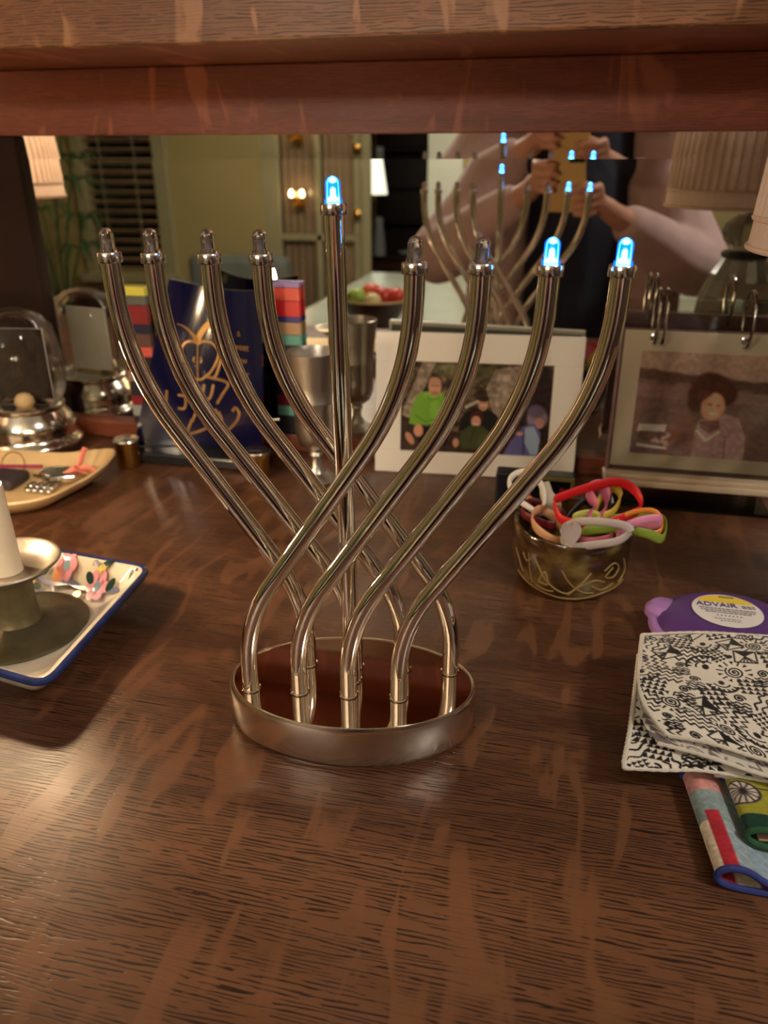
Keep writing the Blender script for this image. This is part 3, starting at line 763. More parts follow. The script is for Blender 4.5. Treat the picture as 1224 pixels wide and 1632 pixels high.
def striped_box(label, x0, x1, y0, y1, bands, top):
    b = thing('striped_box', label, 'box', ((x0 + x1) / 2, (y0 + y1) / 2, .0252))
    obj('core', MB().box((x0 + .001, y0 + .001, .0256), (x1 - .001, y1 - .001, top - .001)), BLACK, b)
    zz = .0258
    for h, c in bands:
        obj('band', MB().box((x0, y0, zz), (x1, y1, zz + h - .0006), .0006), mat('card_%d_%d_%d' % c, rgb(*c), .4, var=.06), b); zz += h
striped_box('upright cardboard box with yellow, red and coral bands left of the blue plaque', -.5850, -.5440, .9625, .9720,
            [(.010, (60, 40, 44)), (.016, (150, 158, 150)), (.014, (128, 28, 38)), (.020, (40, 34, 40)), (.016, (150, 120, 100)), (.020, (24, 22, 30)), (.014, (206, 88, 80)), (.018, (96, 66, 60)), (.012, (26, 30, 58)), (.026, (126, 30, 36)), (.012, (88, 92, 84)), (.012, (206, 196, 76))], .2155)
striped_box('upright cardboard box with bright red, blue and teal bands right of the blue plaque', -.3650, -.3280, .9625, .9720,
            [(.026, (26, 24, 30)), (.014, (110, 170, 150)), (.016, (120, 24, 44)), (.034, (24, 28, 60)), (.016, (200, 96, 98)), (.016, (34, 32, 40)), (.014, (104, 170, 148)), (.016, (190, 148, 108)), (.007, (52, 56, 130)), (.020, (226, 40, 44)), (.017, (232, 84, 62)), (.006, (170, 140, 200))], .2275)

def brass_cup(px, py, label):
    p = AZ(px, py, 0); c = thing('brass_cup', label, 'cup', (p.x, p.y, 0), group=None)
    obj('cup_wall', MB().lathe([(0, .0006), (.0135, .0006), (.0145, .003), (.0150, .030), (.0165, .034), (.0165, .0355), (.0145, .0355), (.0138, .031), (0, .031)], 32, p), BRASS, c)
    obj('silver_insert', MB().lathe([(0, .0357), (.0168, .0357), (.0174, .0366), (.0168, .0378), (.0130, .0374), (.0115, .0364), (0, .0364)], 36, p), SILVER, c)
brass_cup(207, 742, 'small brass candle cup at the left foot of the blue plaque')
brass_cup(412, 762, 'small brass candle cup at the right foot of the blue plaque')

kx, ky = -.284, .872
kc = thing('kiddush_cup', 'pewter goblet standing behind the menorah centre post', 'goblet', (kx, ky, 0))
obj('goblet_foot', MB().lathe([(0, .0006), (.026, .0006), (.027, .003), (.024, .006), (.012, .011), (.007, .020), (.006, .030), (.009, .034), (.007, .038), (0, .038)], 40, (kx, ky, 0)), PEWTER, kc)
obj('goblet_bowl', MB().lathe([(0, .0382), (.010, .040), (.019, .047), (.0235, .058), (.0245, .074), (.0245, .098), (.0265, .102), (.0265, .105), (.0255, .107), (.0265, .125), (.0285, .146), (.0302, .160), (.0306, .163), (.0298, .164), (.0285, .160), (.0262, .140), (.0235, .110), (.0222, .075), (.018, .055), (0, .048)], 48, (kx, ky, 0)), PEWTER, kc)

# ================================================================== white photo frame
A = Vector((-.2185, .9150, .0006)); B = Vector((.0335, .9350, .0006)); ux = (B - A).normalized(); Wd = (B - A).length
nb = Vector((-ux.y, ux.x, 0)); lean = R(5.5); uz = Vector((0, 0, 1)) * math.cos(lean) + nb * math.sin(lean); un = uz.cross(ux) * -1
if un.dot(nb) < 0: un = -un
Hh = .178
pf = thing('photo_frame', 'white photo frame with a group photograph of four people outdoors', 'photo frame', ((A + B) / 2)[:])
def fpt(a, b, d): return A + ux * a + uz * b + un * d
WHT = mat('white_frame_paint', rgb(232, 226, 214), .45, var=.02)
px0, px1, py0, py1 = .0330, .2185, .0290, .1430
def fbox(a0, a1, b0, b1, d0, d1, bev=.0008):
    c = fpt((a0 + a1) / 2, (b0 + b1) / 2, (d0 + d1) / 2)
    return MB().obox(c, ux * (a1 - a0) / 2, uz * (b1 - b0) / 2, un * (d1 - d0) / 2, bev)
D0, D1 = 0.0, .010
fb = fbox(0, Wd, 0, py0, D0, D1); fb2 = fbox(0, Wd, py1, Hh, D0, D1); fb3 = fbox(0, px0, py0, py1, D0, D1); fb4 = fbox(px1, Wd, py0, py1, D0, D1)
for o_, x in (('frame_bottom', fb), ('frame_top', fb2), ('frame_side', fb3), ('frame_side', fb4)): obj(o_, x, WHT, pf)
obj('back_board', fbox(.004, Wd - .004, .004, Hh - .004, D1 + .0002, D1 + .0020), mat('grey_back_board', rgb(120, 122, 112), .7), pf)
pw, ph = 226, 148
cv = Canvas(pw, ph, sr(84, 72, 58)); cv.speckle(.45, 9, 1); cv.speckle(.35, 4, 2)
def Zf(x, y): return ((x - 150) / 870 * pw, (y - 262) / 568 * ph)
def zell(x, y, rx, ry, c, rot=0, soft=1.5):
    a, b = Zf(x, y); cv.ell(a, b, rx / 870 * pw, ry / 568 * ph, sr(*c), rot, soft)
def zpoly(pts, c): cv.poly([Zf(*p) for p in pts], sr(*c))
for x, y, r_, c in ((420, 310, 80, (112, 108, 78)), (650, 320, 90, (84, 80, 56)), (900, 330, 60, (58, 52, 44)), (480, 400, 70, (60, 58, 42)), (700, 360, 60, (96, 92, 66))): zell(x, y, r_, r_ * .5, c, 0, 8)
zpoly([(270, 262), (350, 262), (230, 560), (170, 640), (150, 600)], (150, 136, 120))
zpoly([(690, 300), (860, 262), (840, 480), (780, 640), (700, 600), (640, 420)], (150, 134, 118))
zpoly([(740, 330), (790, 320), (720, 560), (690, 500)], (170, 154, 138))
zpoly([(150, 600), (330, 680), (520, 700), (860, 700), (1020, 640), (1020, 830), (150, 830)], (62, 48, 40))
zell(925, 480, 110, 240, (52, 44, 46), 0, 6)
cv.speckle(.25, 5, 5)
# man in the green hoodie
zpoly([(240, 690), (400, 650), (440, 700), (420, 790), (260, 790)], (28, 28, 30))
zpoly([(262, 460), (330, 445), (395, 455), (420, 520), (410, 600), (380, 650), (250, 665), (200, 655), (205, 570), (230, 500)], (118, 172, 62))
zell(330, 470, 62, 24, (134, 188, 76)); zell(350, 560, 30, 60, (132, 186, 74), 0, 4)
cv.line([Zf(232, 600), Zf(300, 640), Zf(380, 610)], 2, sr(92, 142, 46)); cv.line([Zf(300, 480), Zf(330, 500), Zf(375, 480)], 2, sr(94, 146, 48))
zell(345, 420, 37, 58, (206, 156, 128)); zell(345, 385, 34, 26, (190, 146, 120)); zell(346, 458, 24, 14, (170, 128, 108)); cv.line([Zf(322, 412), Zf(370, 412)], 1.2, sr(120, 84, 70))
zell(256, 697, 28, 40, (218, 158, 130)); zell(205, 750, 20, 45, (200, 140, 112), -.5)
# man in dark jacket
zell(615, 625, 112, 84, (34, 34, 34)); zpoly([(520, 590), (570, 560), (670, 555), (720, 620), (726, 690), (490, 690)], (36, 36, 36))
zell(630, 512, 30, 44, (196, 142, 118)); zell(630, 482, 30, 18, (60, 46, 40)); cv.line([Zf(612, 522), Zf(650, 522)], 1.2, sr(240, 220, 205))
zpoly([(520, 530), (600, 490), (608, 500), (530, 548)], (190, 182, 172))
# woman in olive jacket
zell(597, 598, 38, 46, (78, 42, 34)); zell(593, 625, 28, 36, (214, 156, 136)); cv.line([Zf(580, 640), Zf(606, 640)], 1.2, sr(250, 236, 226))
zpoly([(510, 690), (560, 650), (630, 650), (690, 700), (680, 800), (520, 800), (500, 760)], (70, 80, 48)); cv.line([Zf(590, 670), Zf(560, 760)], 1.5, sr(50, 58, 34)); zell(640, 740, 30, 50, (84, 94, 58), .5, 4)
zell(480, 765, 18, 30, (210, 150, 126))
# seated person in purple and pale blue
zell(945, 590, 60, 60, (150, 130, 146), 0, 4); zell(958, 620, 28, 34, (196, 150, 140)); zell(935, 545, 50, 40, (112, 98, 120), 0, 5)
zpoly([(870, 640), (930, 620), (970, 680), (968, 830), (760, 830), (800, 740)], (106, 104, 158))
zpoly([(880, 650), (930, 640), (968, 720), (960, 820), (920, 820), (880, 740)], (160, 180, 206)); cv.line([Zf(872, 690), Zf(880, 815)], 3, sr(74, 74, 130))
zell(850, 690, 20, 12, (214, 160, 150))
PHOTO = print_mat('glossy_photo_print', .12, .5)
sheet('photo_print', cv, lambda s, t: fpt(px0 + (px1 - px0) * s, py0 + (py1 - py0) * t, .0030), PHOTO, pf, label='group photograph, one man in a bright green hoodie')
obj('glass_pane', MB().add([fpt(px0, py0, .0022), fpt(px1, py0, .0022), fpt(px1, py1, .0022), fpt(px0, py1, .0022)], [(0, 1, 2, 3)], False), GLASS, pf)

# ================================================================== flip album on acrylic stand
ACR = glass_thin('acrylic', (.93, .91, .88), .04, 1.49)
ACRE = mat('acrylic_edge', rgb(196, 176, 150), .15, var=.1)
al = thing('flip_album', 'acrylic flip photo album on metal rings with a faded portrait', 'photo album', (.165, .905, 0))
yl = .896; xa, xb = .0685, .262
tilt = .10
def apt(x, z, d=0): return Vector((x, yl + (z - .03) * tilt + d, z))
def abox(x0, x1, z0, z1, d0, d1, bev=.0006):
    c = (apt(x0, z0, d0) + apt(x1, z1, d1)) / 2
    return MB().obox(c, ((x1 - x0) / 2, 0, 0), (0, (z1 - z0) * tilt / 2, (z1 - z0) / 2), (0, (d1 - d0) / 2, 0), bev)
PAGE = mat('cream_page', rgb(228, 216, 186), .5, var=.04)
obj('album_page', abox(xa + .004, xb, .040, .196, .003, .0042, 0), PAGE, al)
obj('album_sleeve', abox(xa, xb + .003, .034, .199, .0002, .0018), ACR, al)
obj('album_pages_behind', abox(xa + .003, xb + .002, .036, .197, .0048, .012), mat('stacked_pages', rgb(110, 82, 78), .5, var=.3, vscale=120), al)
obj('sleeve_edge', abox(xa - .001, xa + .0025, .032, .199, -.0006, .0125), mat('purplish_sleeve_edge', rgb(120, 92, 92), .2, var=.2, vscale=60), al)
obj('bottom_ledge', MB().box((xa - .003, .874, .0235), (xb + .004, .915, .0315), .002), ACRE, al, label='tan-edged acrylic ledge')
obj('bottom_ledge', MB().box((xa - .002, .880, .0315), (xb + .003, .8945, .0365), .001), ACRE, al)
for x in (.105, .225):
    obj('stand_foot', MB().box((x - .012, .882, .0006), (x + .012, .925, .0233), .001), ACR, al)
obj('stand_base', MB().box((xa + .01, .868, .0006), (xb - .01, .93, .004), .001), ACR, al)
obj('stand_back', abox(xa, xb, .034, .215, .016, .020), ACR, al)
aw, ah = 190, 150
cv = Canvas(aw, ah, sr(146, 124, 110))
def Za(x, y): return ((x - 600) / 780 * aw, (y - 352) / 500 * ah)
def aell(x, y, rx, ry, c, rot=0, soft=2.5): cv.ell(*Za(x, y), rx / 780 * aw, ry / 500 * ah, sr(*c), rot, soft)
def apoly(p, c): cv.poly([Za(*q) for q in p], sr(*c))
apoly([(600, 440), (1400, 520), (1400, 860), (600, 860)], (108, 86, 80))
rr = random.Random(4)
for k in range(46): aell(600 + k * 18, 455 + k * 1.3 + rr.random() * 12, 20 + 10 * rr.random(), 16 + 12 * rr.random(), (82 + rr.randint(-6, 8), 60, 52), 0, 4)
apoly([(600, 505), (1400, 545), (1400, 590), (600, 570)], (122, 98, 90))
apoly([(740, 860), (780, 680), (860, 640), (920, 700), (920, 860)], (122, 84, 70))
apoly([(630, 705), (760, 700), (755, 735), (625, 740)], (190, 168, 160))
for k in range(26): aell(640 + rr.random() * 140, 745 + rr.random() * 75, 9, 7, ((172, 150, 140) if k % 3 else (92, 70, 66)), 0, 3)
apoly([(630, 800), (900, 822), (900, 832), (630, 815)], (214, 192, 180))
for x, y, r_ in ((895, 545, 60), (940, 515, 70), (1000, 540, 55), (880, 590, 40), (985, 500, 40), (915, 490, 50)): aell(x, y, r_, r_, (74, 44, 36), 0, 4)
aell(955, 602, 54, 68, (190, 138, 112)); aell(912, 548, 34, 20, (92, 56, 44), -.4); aell(966, 622, 26, 9, (214, 170, 150)); aell(944, 590, 8, 4, (90, 60, 50)); aell(980, 592, 8, 4, (90, 60, 50)); aell(966, 606, 8, 10, (190, 136, 112))
apoly([(880, 860), (890, 720), (900, 670), (1010, 630), (1080, 650), (1120, 740), (1130, 860)], (150, 124, 122))
apoly([(905, 672), (992, 664), (1000, 700), (955, 730), (912, 705)], (110, 78, 70)); aell(955, 604, 46, 60, (196, 146, 120)); aell(940, 592, 8, 4, (100, 66, 54)); aell(978, 594, 8, 4, (100, 66, 54)); aell(964, 634, 20, 6, (228, 190, 172)); aell(968, 612, 6, 9, (208, 158, 132))
cv.line([Za(900, 720), Za(945, 765), Za(1000, 720)], 3, sr(206, 184, 160)); cv.line([Za(1030, 740), Za(1040, 850)], 2, sr(120, 96, 96))
apoly([(760, 860), (790, 770), (890, 740), (890, 860)], (128, 100, 90))
cv.speckle(.10, 4, 9); cv.a *= 1.45
sheet('portrait_print', cv, lambda s, t: apt(.093 + .185 * s, .056 + .118 * t, .0026), print_mat('faded_photo_print', .25, .5), al, label='faded mauve photograph of a smiling curly haired woman')
RING = mat('ring_metal', (.62, .60, .56), .15, 1)
for x in (.1035, .199):
    for dx_ in (0, .008) if x < .15 else (0,):
        obj('binder_ring', MB().tube([(x + dx_, .914 + .026 * math.cos(a), .212 + .030 * math.sin(a)) for a in np.linspace(0, 2 * math.pi, 40, False)], .0017, 8, closed=True), RING, al)
    obj('rivet', MB().lathe([(0, 0), (.0045, 0), (.0045, .001), (.002, .0022), (0, .0022)], 14).xf(Matrix.Translation(apt(x, .190, -.0002)) @ Matrix.Rotation(R(90), 4, 'X')), RING, al)

# ================================================================== small dark picture tin behind the bowl
p = AZ(800, 812, 0)
tn = thing('picture_tin', 'small dark picture tin with an olive gilt border behind the bracelet bowl', 'tin', (-.012, .838, 0))
TX0, TX1, TY = -.0560, .0320, .826
obj('tin_body', MB().box((TX0, TY + .002, .0006), (TX1, TY + .024, .046), .002), mat('dark_tin', rgb(24, 26, 36), .3), tn)
OLV = mat('olive_gilt', rgb(128, 118, 66), .35, .3, var=.2, vscale=60)
for nm, b in (('border', MB().box((-.028, TY - .0005, .0415), (TX1, TY + .002, .0465), .001)), ('border', MB().box((-.030, TY - .0005, .004), (-.0265, TY + .002, .0465), .001)), ('border', MB().box((TX1 - .004, TY - .0005, .004), (TX1, TY + .002, .0415), .001))): obj(nm, b, OLV, tn)
cv = Canvas(90, 70, sr(14, 13, 16)); cv.speckle(.3, 4, 3)
for x, y, r_, c in ((12, 36, 6, (190, 90, 50)), (17, 45, 6, (226, 170, 110)), (10, 58, 3.5, (220, 210, 190)), (47, 24, 8, (206, 190, 120)), (60, 40, 6, (90, 60, 40)), (34, 50, 6, (40, 60, 80)), (75, 20, 5, (120, 40, 40))): cv.ell(x, y, r_, r_ * 1.2, sr(*c), .3, 2)
sheet('tin_picture', cv, lambda s, t: Vector((-.0262 + (TX1 - .0045 + .0262) * s, TY + .0014, .004 + .037 * t)), PHOTO, tn)

# ================================================================== stoneware bowl with wristbands
bx, by = .0290, .682
bw = thing('pottery_bowl', 'small brown glazed pottery bowl with incised lines, full of wristbands', 'bowl', (bx, by, 0))
def bowl_mat():
    m = mat('brown_green_glaze', rgb(88, 66, 34), .14, coat=.5)
    nt = m.node_tree; N = nt.nodes; L = nt.links; b = N['Principled BSDF']; tc = N.new('ShaderNodeTexCoord')
    mp = N.new('ShaderNodeMapping'); mp.inputs['Scale'].default_value = (28, 28, 40); L.new(tc.outputs['Object'], mp.inputs[0])
    n = N.new('ShaderNodeTexNoise'); n.inputs['Scale'].default_value = 1; n.inputs['Detail'].default_value = 5; L.new(mp.outputs[0], n.inputs['Vector'])
    r = N.new('ShaderNodeValToRGB'); e = r.color_ramp.elements
    e[0].position = .36; e[0].color = (*rgb(30, 17, 9), 1); e[1].position = .68; e[1].color = (*rgb(132, 112, 62), 1)
    k = e.new(.5); k.color = (*rgb(78, 54, 26), 1)
    L.new(n.outputs['Fac'], r.inputs['Fac']); L.new(r.outputs[0], b.inputs['Base Color']); return m
BG = bowl_mat()
def wob(a, z): return 1 + .012 * math.sin(3 * a + 1) + .008 * math.sin(7 * a) * min(1, z / .03)
BP = [(0, .0008), (.043, .0008), (.049, .004), (.0525, .012), (.0545, .026), (.0540, .042), (.0535, .0465), (.0555, .052), (.0560, .057), (.0545, .0600), (.0515, .059), (.0495, .054), (.0485, .040), (.047, .020), (.040, .009), (0, .008)]
obj('bowl_wall', MB().lathe(BP, 72, (bx, by, 0), fn=wob), BG, bw)
INC = mat('incised_pale_line', rgb(150, 124, 74), .3)
def incise(pts, wd=.0008):
    """pts: (azimuth in degrees from the viewer's side, height)"""
    P = []
    for a, zz in [(q.x, q.y) for q in crom([(a, z_, 0) for a, z_ in pts], 5)]:
        rr_ = np.interp(zz, [.004, .012, .026, .042, .0465], [.049, .0525, .0545, .0540, .0535]); an = R(-90 + a)
        rr_ *= wob(an, zz)
        P.append((bx + (rr_ + .0001) * math.cos(an), by + (rr_ + .0001) * math.sin(an), zz))
    obj('incised_line', MB().tube(P, wd, 6), INC, bw)
for pts in ([(-62, .016), (-40, .010), (-18, .006), (8, .005), (40, .010), (70, .014)], [(-44, .042), (-40, .026), (-38, .014)], [(-36, .040), (-20, .020), (-2, .012), (10, .022), (20, .034)],
            [(-30, .018), (-24, .030), (-20, .018), (-30, .018)], [(-34, .013), (-22, .011), (-14, .012)], [(-8, .036), (2, .022), (14, .014), (26, .012)], [(0, .010), (10, .020), (24, .026), (36, .022)],
            [(34, .034), (44, .040), (52, .034), (46, .026), (36, .028), (44, .036)], [(-70, .036), (-58, .030), (-50, .020)], [(60, .040), (66, .026), (58, .016)], [(22, .020), (34, .014), (48, .018)], [(-52, .040), (-46, .034), (-40, .038)]): incise(pts)

def band(name, pix, wd, col, label, th=.0012, closed=True, group='silicone wristbands in the pottery bowl', cat='wristband', trans=0, up=(0, 0, 1)):
    """silicone band: flat strip along a loop given as (px, py, depth)"""
    P = [AY(a, b, d) for a, b, d in pix]; path = crom(P, 8, closed)
    m = mat('silicone_%d_%d_%d' % col, rgb(*col), .42, spec=.4, sub=.1 if not trans else 0, trans=trans)
    lo = min(path, key=lambda q: q.z)
    mb_ = MB().tube(path, wd * 1.32, 10, closed=closed, flat=th, up=up)
    return single(name, mb_, m, label, cat, (sum(q.x for q in path) / len(path), sum(q.y for q in path) / len(path), lo.z), group)
band('wristband', [(884, 800, .668), (900, 790, .672), (945, 775, .680), (985, 768, .686), (1012, 782, .686), (1022, 808, .676), (1000, 822, .664), (960, 835, .655), (920, 834, .650), (893, 826, .655)], .0034, (212, 34, 38), 'bright red wristband arched on top of the bracelet bowl')
band('wristband', [(900, 845, .640), (920, 832, .638), (960, 832, .632), (995, 838, .632), (1003, 848, .632), (985, 862, .628), (950, 868, .628), (915, 872, .632), (900, 868, .638)], .0030, (214, 200, 192), 'translucent whitish wristband drooping over the front rim of the bracelet bowl', trans=.25)
single('heart_charm', MB().add(*(lambda P: ([p for p in P] + [p + Vector((0, .0022, 0)) for p in P], [tuple(range(len(P))), tuple(range(2 * len(P) - 1, len(P) - 1, -1))] + [(i, (i + 1) % len(P), len(P) + (i + 1) % len(P), len(P) + i) for i in range(len(P))]))(
    [AY(908 + 1.05 * 16 * math.sin(t) ** 3 + 2, 852 - 1.5 * (13 * math.cos(t) - 5 * math.cos(2 * t) - 2 * math.cos(3 * t) - math.cos(4 * t)), .627) for t in np.linspace(0, 2 * math.pi, 28, False)]), False),
    mat('milky_silicone', rgb(206, 190, 182), .45, trans=.2), 'milky white heart charm at the front rim of the bracelet bowl', 'charm', AY(908, 872, .627)[:])
band('wristband', [(925, 845, .652), (980, 842, .648), (1030, 850, .644), (1056, 858, .650), (1058, 830, .664), (1030, 822, .676), (985, 826, .684), (940, 830, .676)], .0034, (138, 158, 58), 'lime green wristband hanging out over the right rim of the bowl')
band('wristband', [(985, 828, .660), (1012, 816, .664), (1040, 814, .664), (1054, 828, .660), (1052, 846, .652), (1030, 850, .648), (1000, 846, .650)], .0020, (222, 136, 48), 'thin orange wristband inside the lime green one')
band('wristband', [(992, 842, .640), (1020, 830, .640), (1048, 826, .646), (1050, 834, .654), (1020, 842, .660), (985, 856, .656)], .0030, (232, 146, 178), 'pale pink wristband poking out at the right of the bowl')
band('wristband', [(965, 786, .690), (980, 778, .694), (988, 792, .692), (980, 812, .684), (962, 822, .676), (950, 818, .680), (955, 800, .688)], .0030, (220, 194, 78), 'yellow wristband standing behind the red one')
band('wristband', [(938, 782, .684), (958, 774, .688), (966, 800, .684), (960, 822, .676), (942, 826, .672), (948, 806, .676)], .0046, (214, 116, 148), 'rose pink wristband upright inside the red loop')
band('wristband', [(850, 818, .668), (862, 812, .676), (880, 824, .676), (900, 850, .652), (888, 862, .642), (864, 850, .646), (850, 834, .654)], .0034, (216, 164, 122), 'peach tan wristband at the left rim of the bowl')
band('wristband', [(905, 826, .672), (930, 800, .684), (942, 806, .684), (940, 822, .674), (925, 838, .664), (908, 838, .664)], .0026, (24, 22, 24), 'black wristband coiled under the red one')
band('wristband', [(845, 800, .700), (870, 806, .696), (895, 816, .686), (900, 828, .676), (880, 838, .668), (850, 828, .668), (832, 816, .680)], .0034, (104, 26, 28), 'dark red wristband at the back left of the bowl')
band('wristband', [(905, 842, .660), (940, 836, .662), (975, 840, .660), (970, 858, .648), (930, 862, .646)], .0032, (222, 120, 140), 'deep pink wristband low in the middle of the bowl')
band('wristband', [(915, 824, .666), (940, 818, .672), (955, 826, .668), (935, 836, .658), (915, 836, .658)], .0030, (196, 196, 92), 'pale yellow green wristband in the middle of the bowl')
band('hair_elastic', [(812, 770, .694), (820, 756, .698), (838, 752, .700), (856, 762, .700), (868, 790, .694), (862, 818, .682), (842, 808, .682), (822, 792, .688)], .0024, (224, 216, 204), 'white hair elastic standing at the back left of the bowl', .0022, cat='hair tie', group=None)
single('hair_ribbon', MB().tube(crom([AY(868, 768, .702), AY(872, 790, .698), AY(884, 806, .692), AY(876, 822, .684)], 8), [.006 * (.5 + .5 * math.sin(i / 24 * math.pi)) + .001 for i in range(25)], 8, flat=.0012), mat('cream_ribbon', rgb(206, 192, 168), .6), 'short cream ribbon behind the red wristband', 'ribbon', AY(876, 822, .684)[:])

# ================================================================== inhaler
ix, iy = .160, .593
ih = thing('inhaler', 'purple disc inhaler with a round white label behind the doodle mask', 'inhaler', (ix, iy, 0))
PURP = mat('purple_plastic', rgb(92, 60, 124), .34, var=.04)
LILA = mat('lilac_plastic', rgb(166, 122, 186), .35)
obj('shell', MB().lathe([(0, .0006), (.044, .0006), (.052, .004), (.0555, .011), (.0550, .017), (.051, .023), (.044, .0275), (.034, .0300), (0, .0310)], 72, (ix, iy, 0), sx=1.06, sy=.92), PURP, ih)
obj('thumb_grip', MB().lathe([(0, 0), (.010, .001), (.014, .006), (.014, .012), (.010, .017), (0, .019)], 28, (.109, .608, .008), sx=1.1), LILA, ih)
obj('cover_rim', MB().tube([(ix + .0600 * math.cos(a), iy + .0470 * 1.1 * math.sin(a), .0135) for a in np.linspace(R(150), R(215), 16)], .0045, 10), LILA, ih)
lb = Vector((.156, .5955, .0312))
obj('round_label', MB().lathe([(.0275, -.0002), (.0278, .0003), (.0275, .0006), (0, .0006)], 48, lb, sx=1.0, sy=.92), mat('label_paper', rgb(232, 226, 222), .4), ih)
mb = MB(); n = 18
arc = [(lb.x + .0262 * math.cos(a), lb.y + .0262 * .92 * math.sin(a), lb.z + .0008) for a in np.linspace(R(28), R(152), n)]
obj('yellow_band', mb.add(arc, [tuple(range(n))], False), mat('label_yellow', rgb(238, 208, 72), .4), ih)
TXT = mat('label_purple_ink', rgb(58, 40, 120), .5); GRY = mat('label_grey_ink', rgb(90, 84, 96), .5)
fl_ = Matrix.Rotation(R(2), 4, 'Z')
obj('lettering', text_mb('ADVAIR', .0092, Matrix.Translation((lb.x - .0075, lb.y + .0045, lb.z + .0009)) @ fl_), TXT, ih)
for k, (yy, x0, x1, wd) in enumerate(((.0010, -.022, .022, .0005), (-.0020, -.021, .021, .0005), (-.0048, -.018, .018, .0005), (-.0145, -.012, .008, .0003), (-.0175, -.008, .008, .0003), (.0085, .0125, .0225, .0006), (.0060, .0125, .0225, .0006))):
    o_ = MB(); x = x0; rr = random.Random(k)
    while x < x1:
        L_ = .0012 + rr.random() * .0030; o_.box((lb.x + x, lb.y + yy - wd, lb.z + .0008), (lb.x + min(x + L_, x1), lb.y + yy + wd, lb.z + .0010)); x += L_ + .0007
    obj('small_print', o_, GRY, ih, kind='stuff')
o_ = MB()
for k in range(7): o_.lathe([(.0007, 0), (.0007, .0002), (0, .0002)], 8, (lb.x - .009 + .003 * k, lb.y - .0095, lb.z + .0008))
obj('small_print', o_, GRY, ih, kind='stuff')
obj('small_print', MB().box((lb.x - .004, lb.y + .0200, lb.z + .0010), (lb.x + .008, lb.y + .0215, lb.z + .0012)), GRY, ih)

# ================================================================== cloth masks
FAB = print_mat('printed_cotton', .85, .2, .15, .5)
def resample(P, n):
    P = [Vector(p) for p in P]; d = [0]
    for a, b in zip(P[:-1], P[1:]): d.append(d[-1] + (b - a).length)
    out = []; j = 0
    for k in range(n):
        t = d[-1] * k / (n - 1)
        while j < len(P) - 2 and d[j + 1] < t: j += 1
        u = (t - d[j]) / max(1e-9, d[j + 1] - d[j]); out.append(P[j].lerp(P[j + 1], min(1, max(0, u))))
    return out
def coons(Fp, Bp, Lp, Rp, n=60):
    F_, B_, L_, R_ = [resample(crom(p, 8), n) for p in (Fp, Bp, Lp, Rp)]
    def at(A_, u):
        x = u * (n - 1); i = min(int(x), n - 2); return A_[i].lerp(A_[i + 1], x - i)
    c00, c10, c01, c11 = F_[0], F_[-1], B_[0], B_[-1]
    return lambda s, t: at(F_, s) * (1 - t) + at(B_, s) * t + at(L_, t) * (1 - s) + at(R_, t) * s - (c00 * ((1 - s) * (1 - t)) + c10 * (s * (1 - t)) + c01 * ((1 - s) * t) + c11 * (s * t))
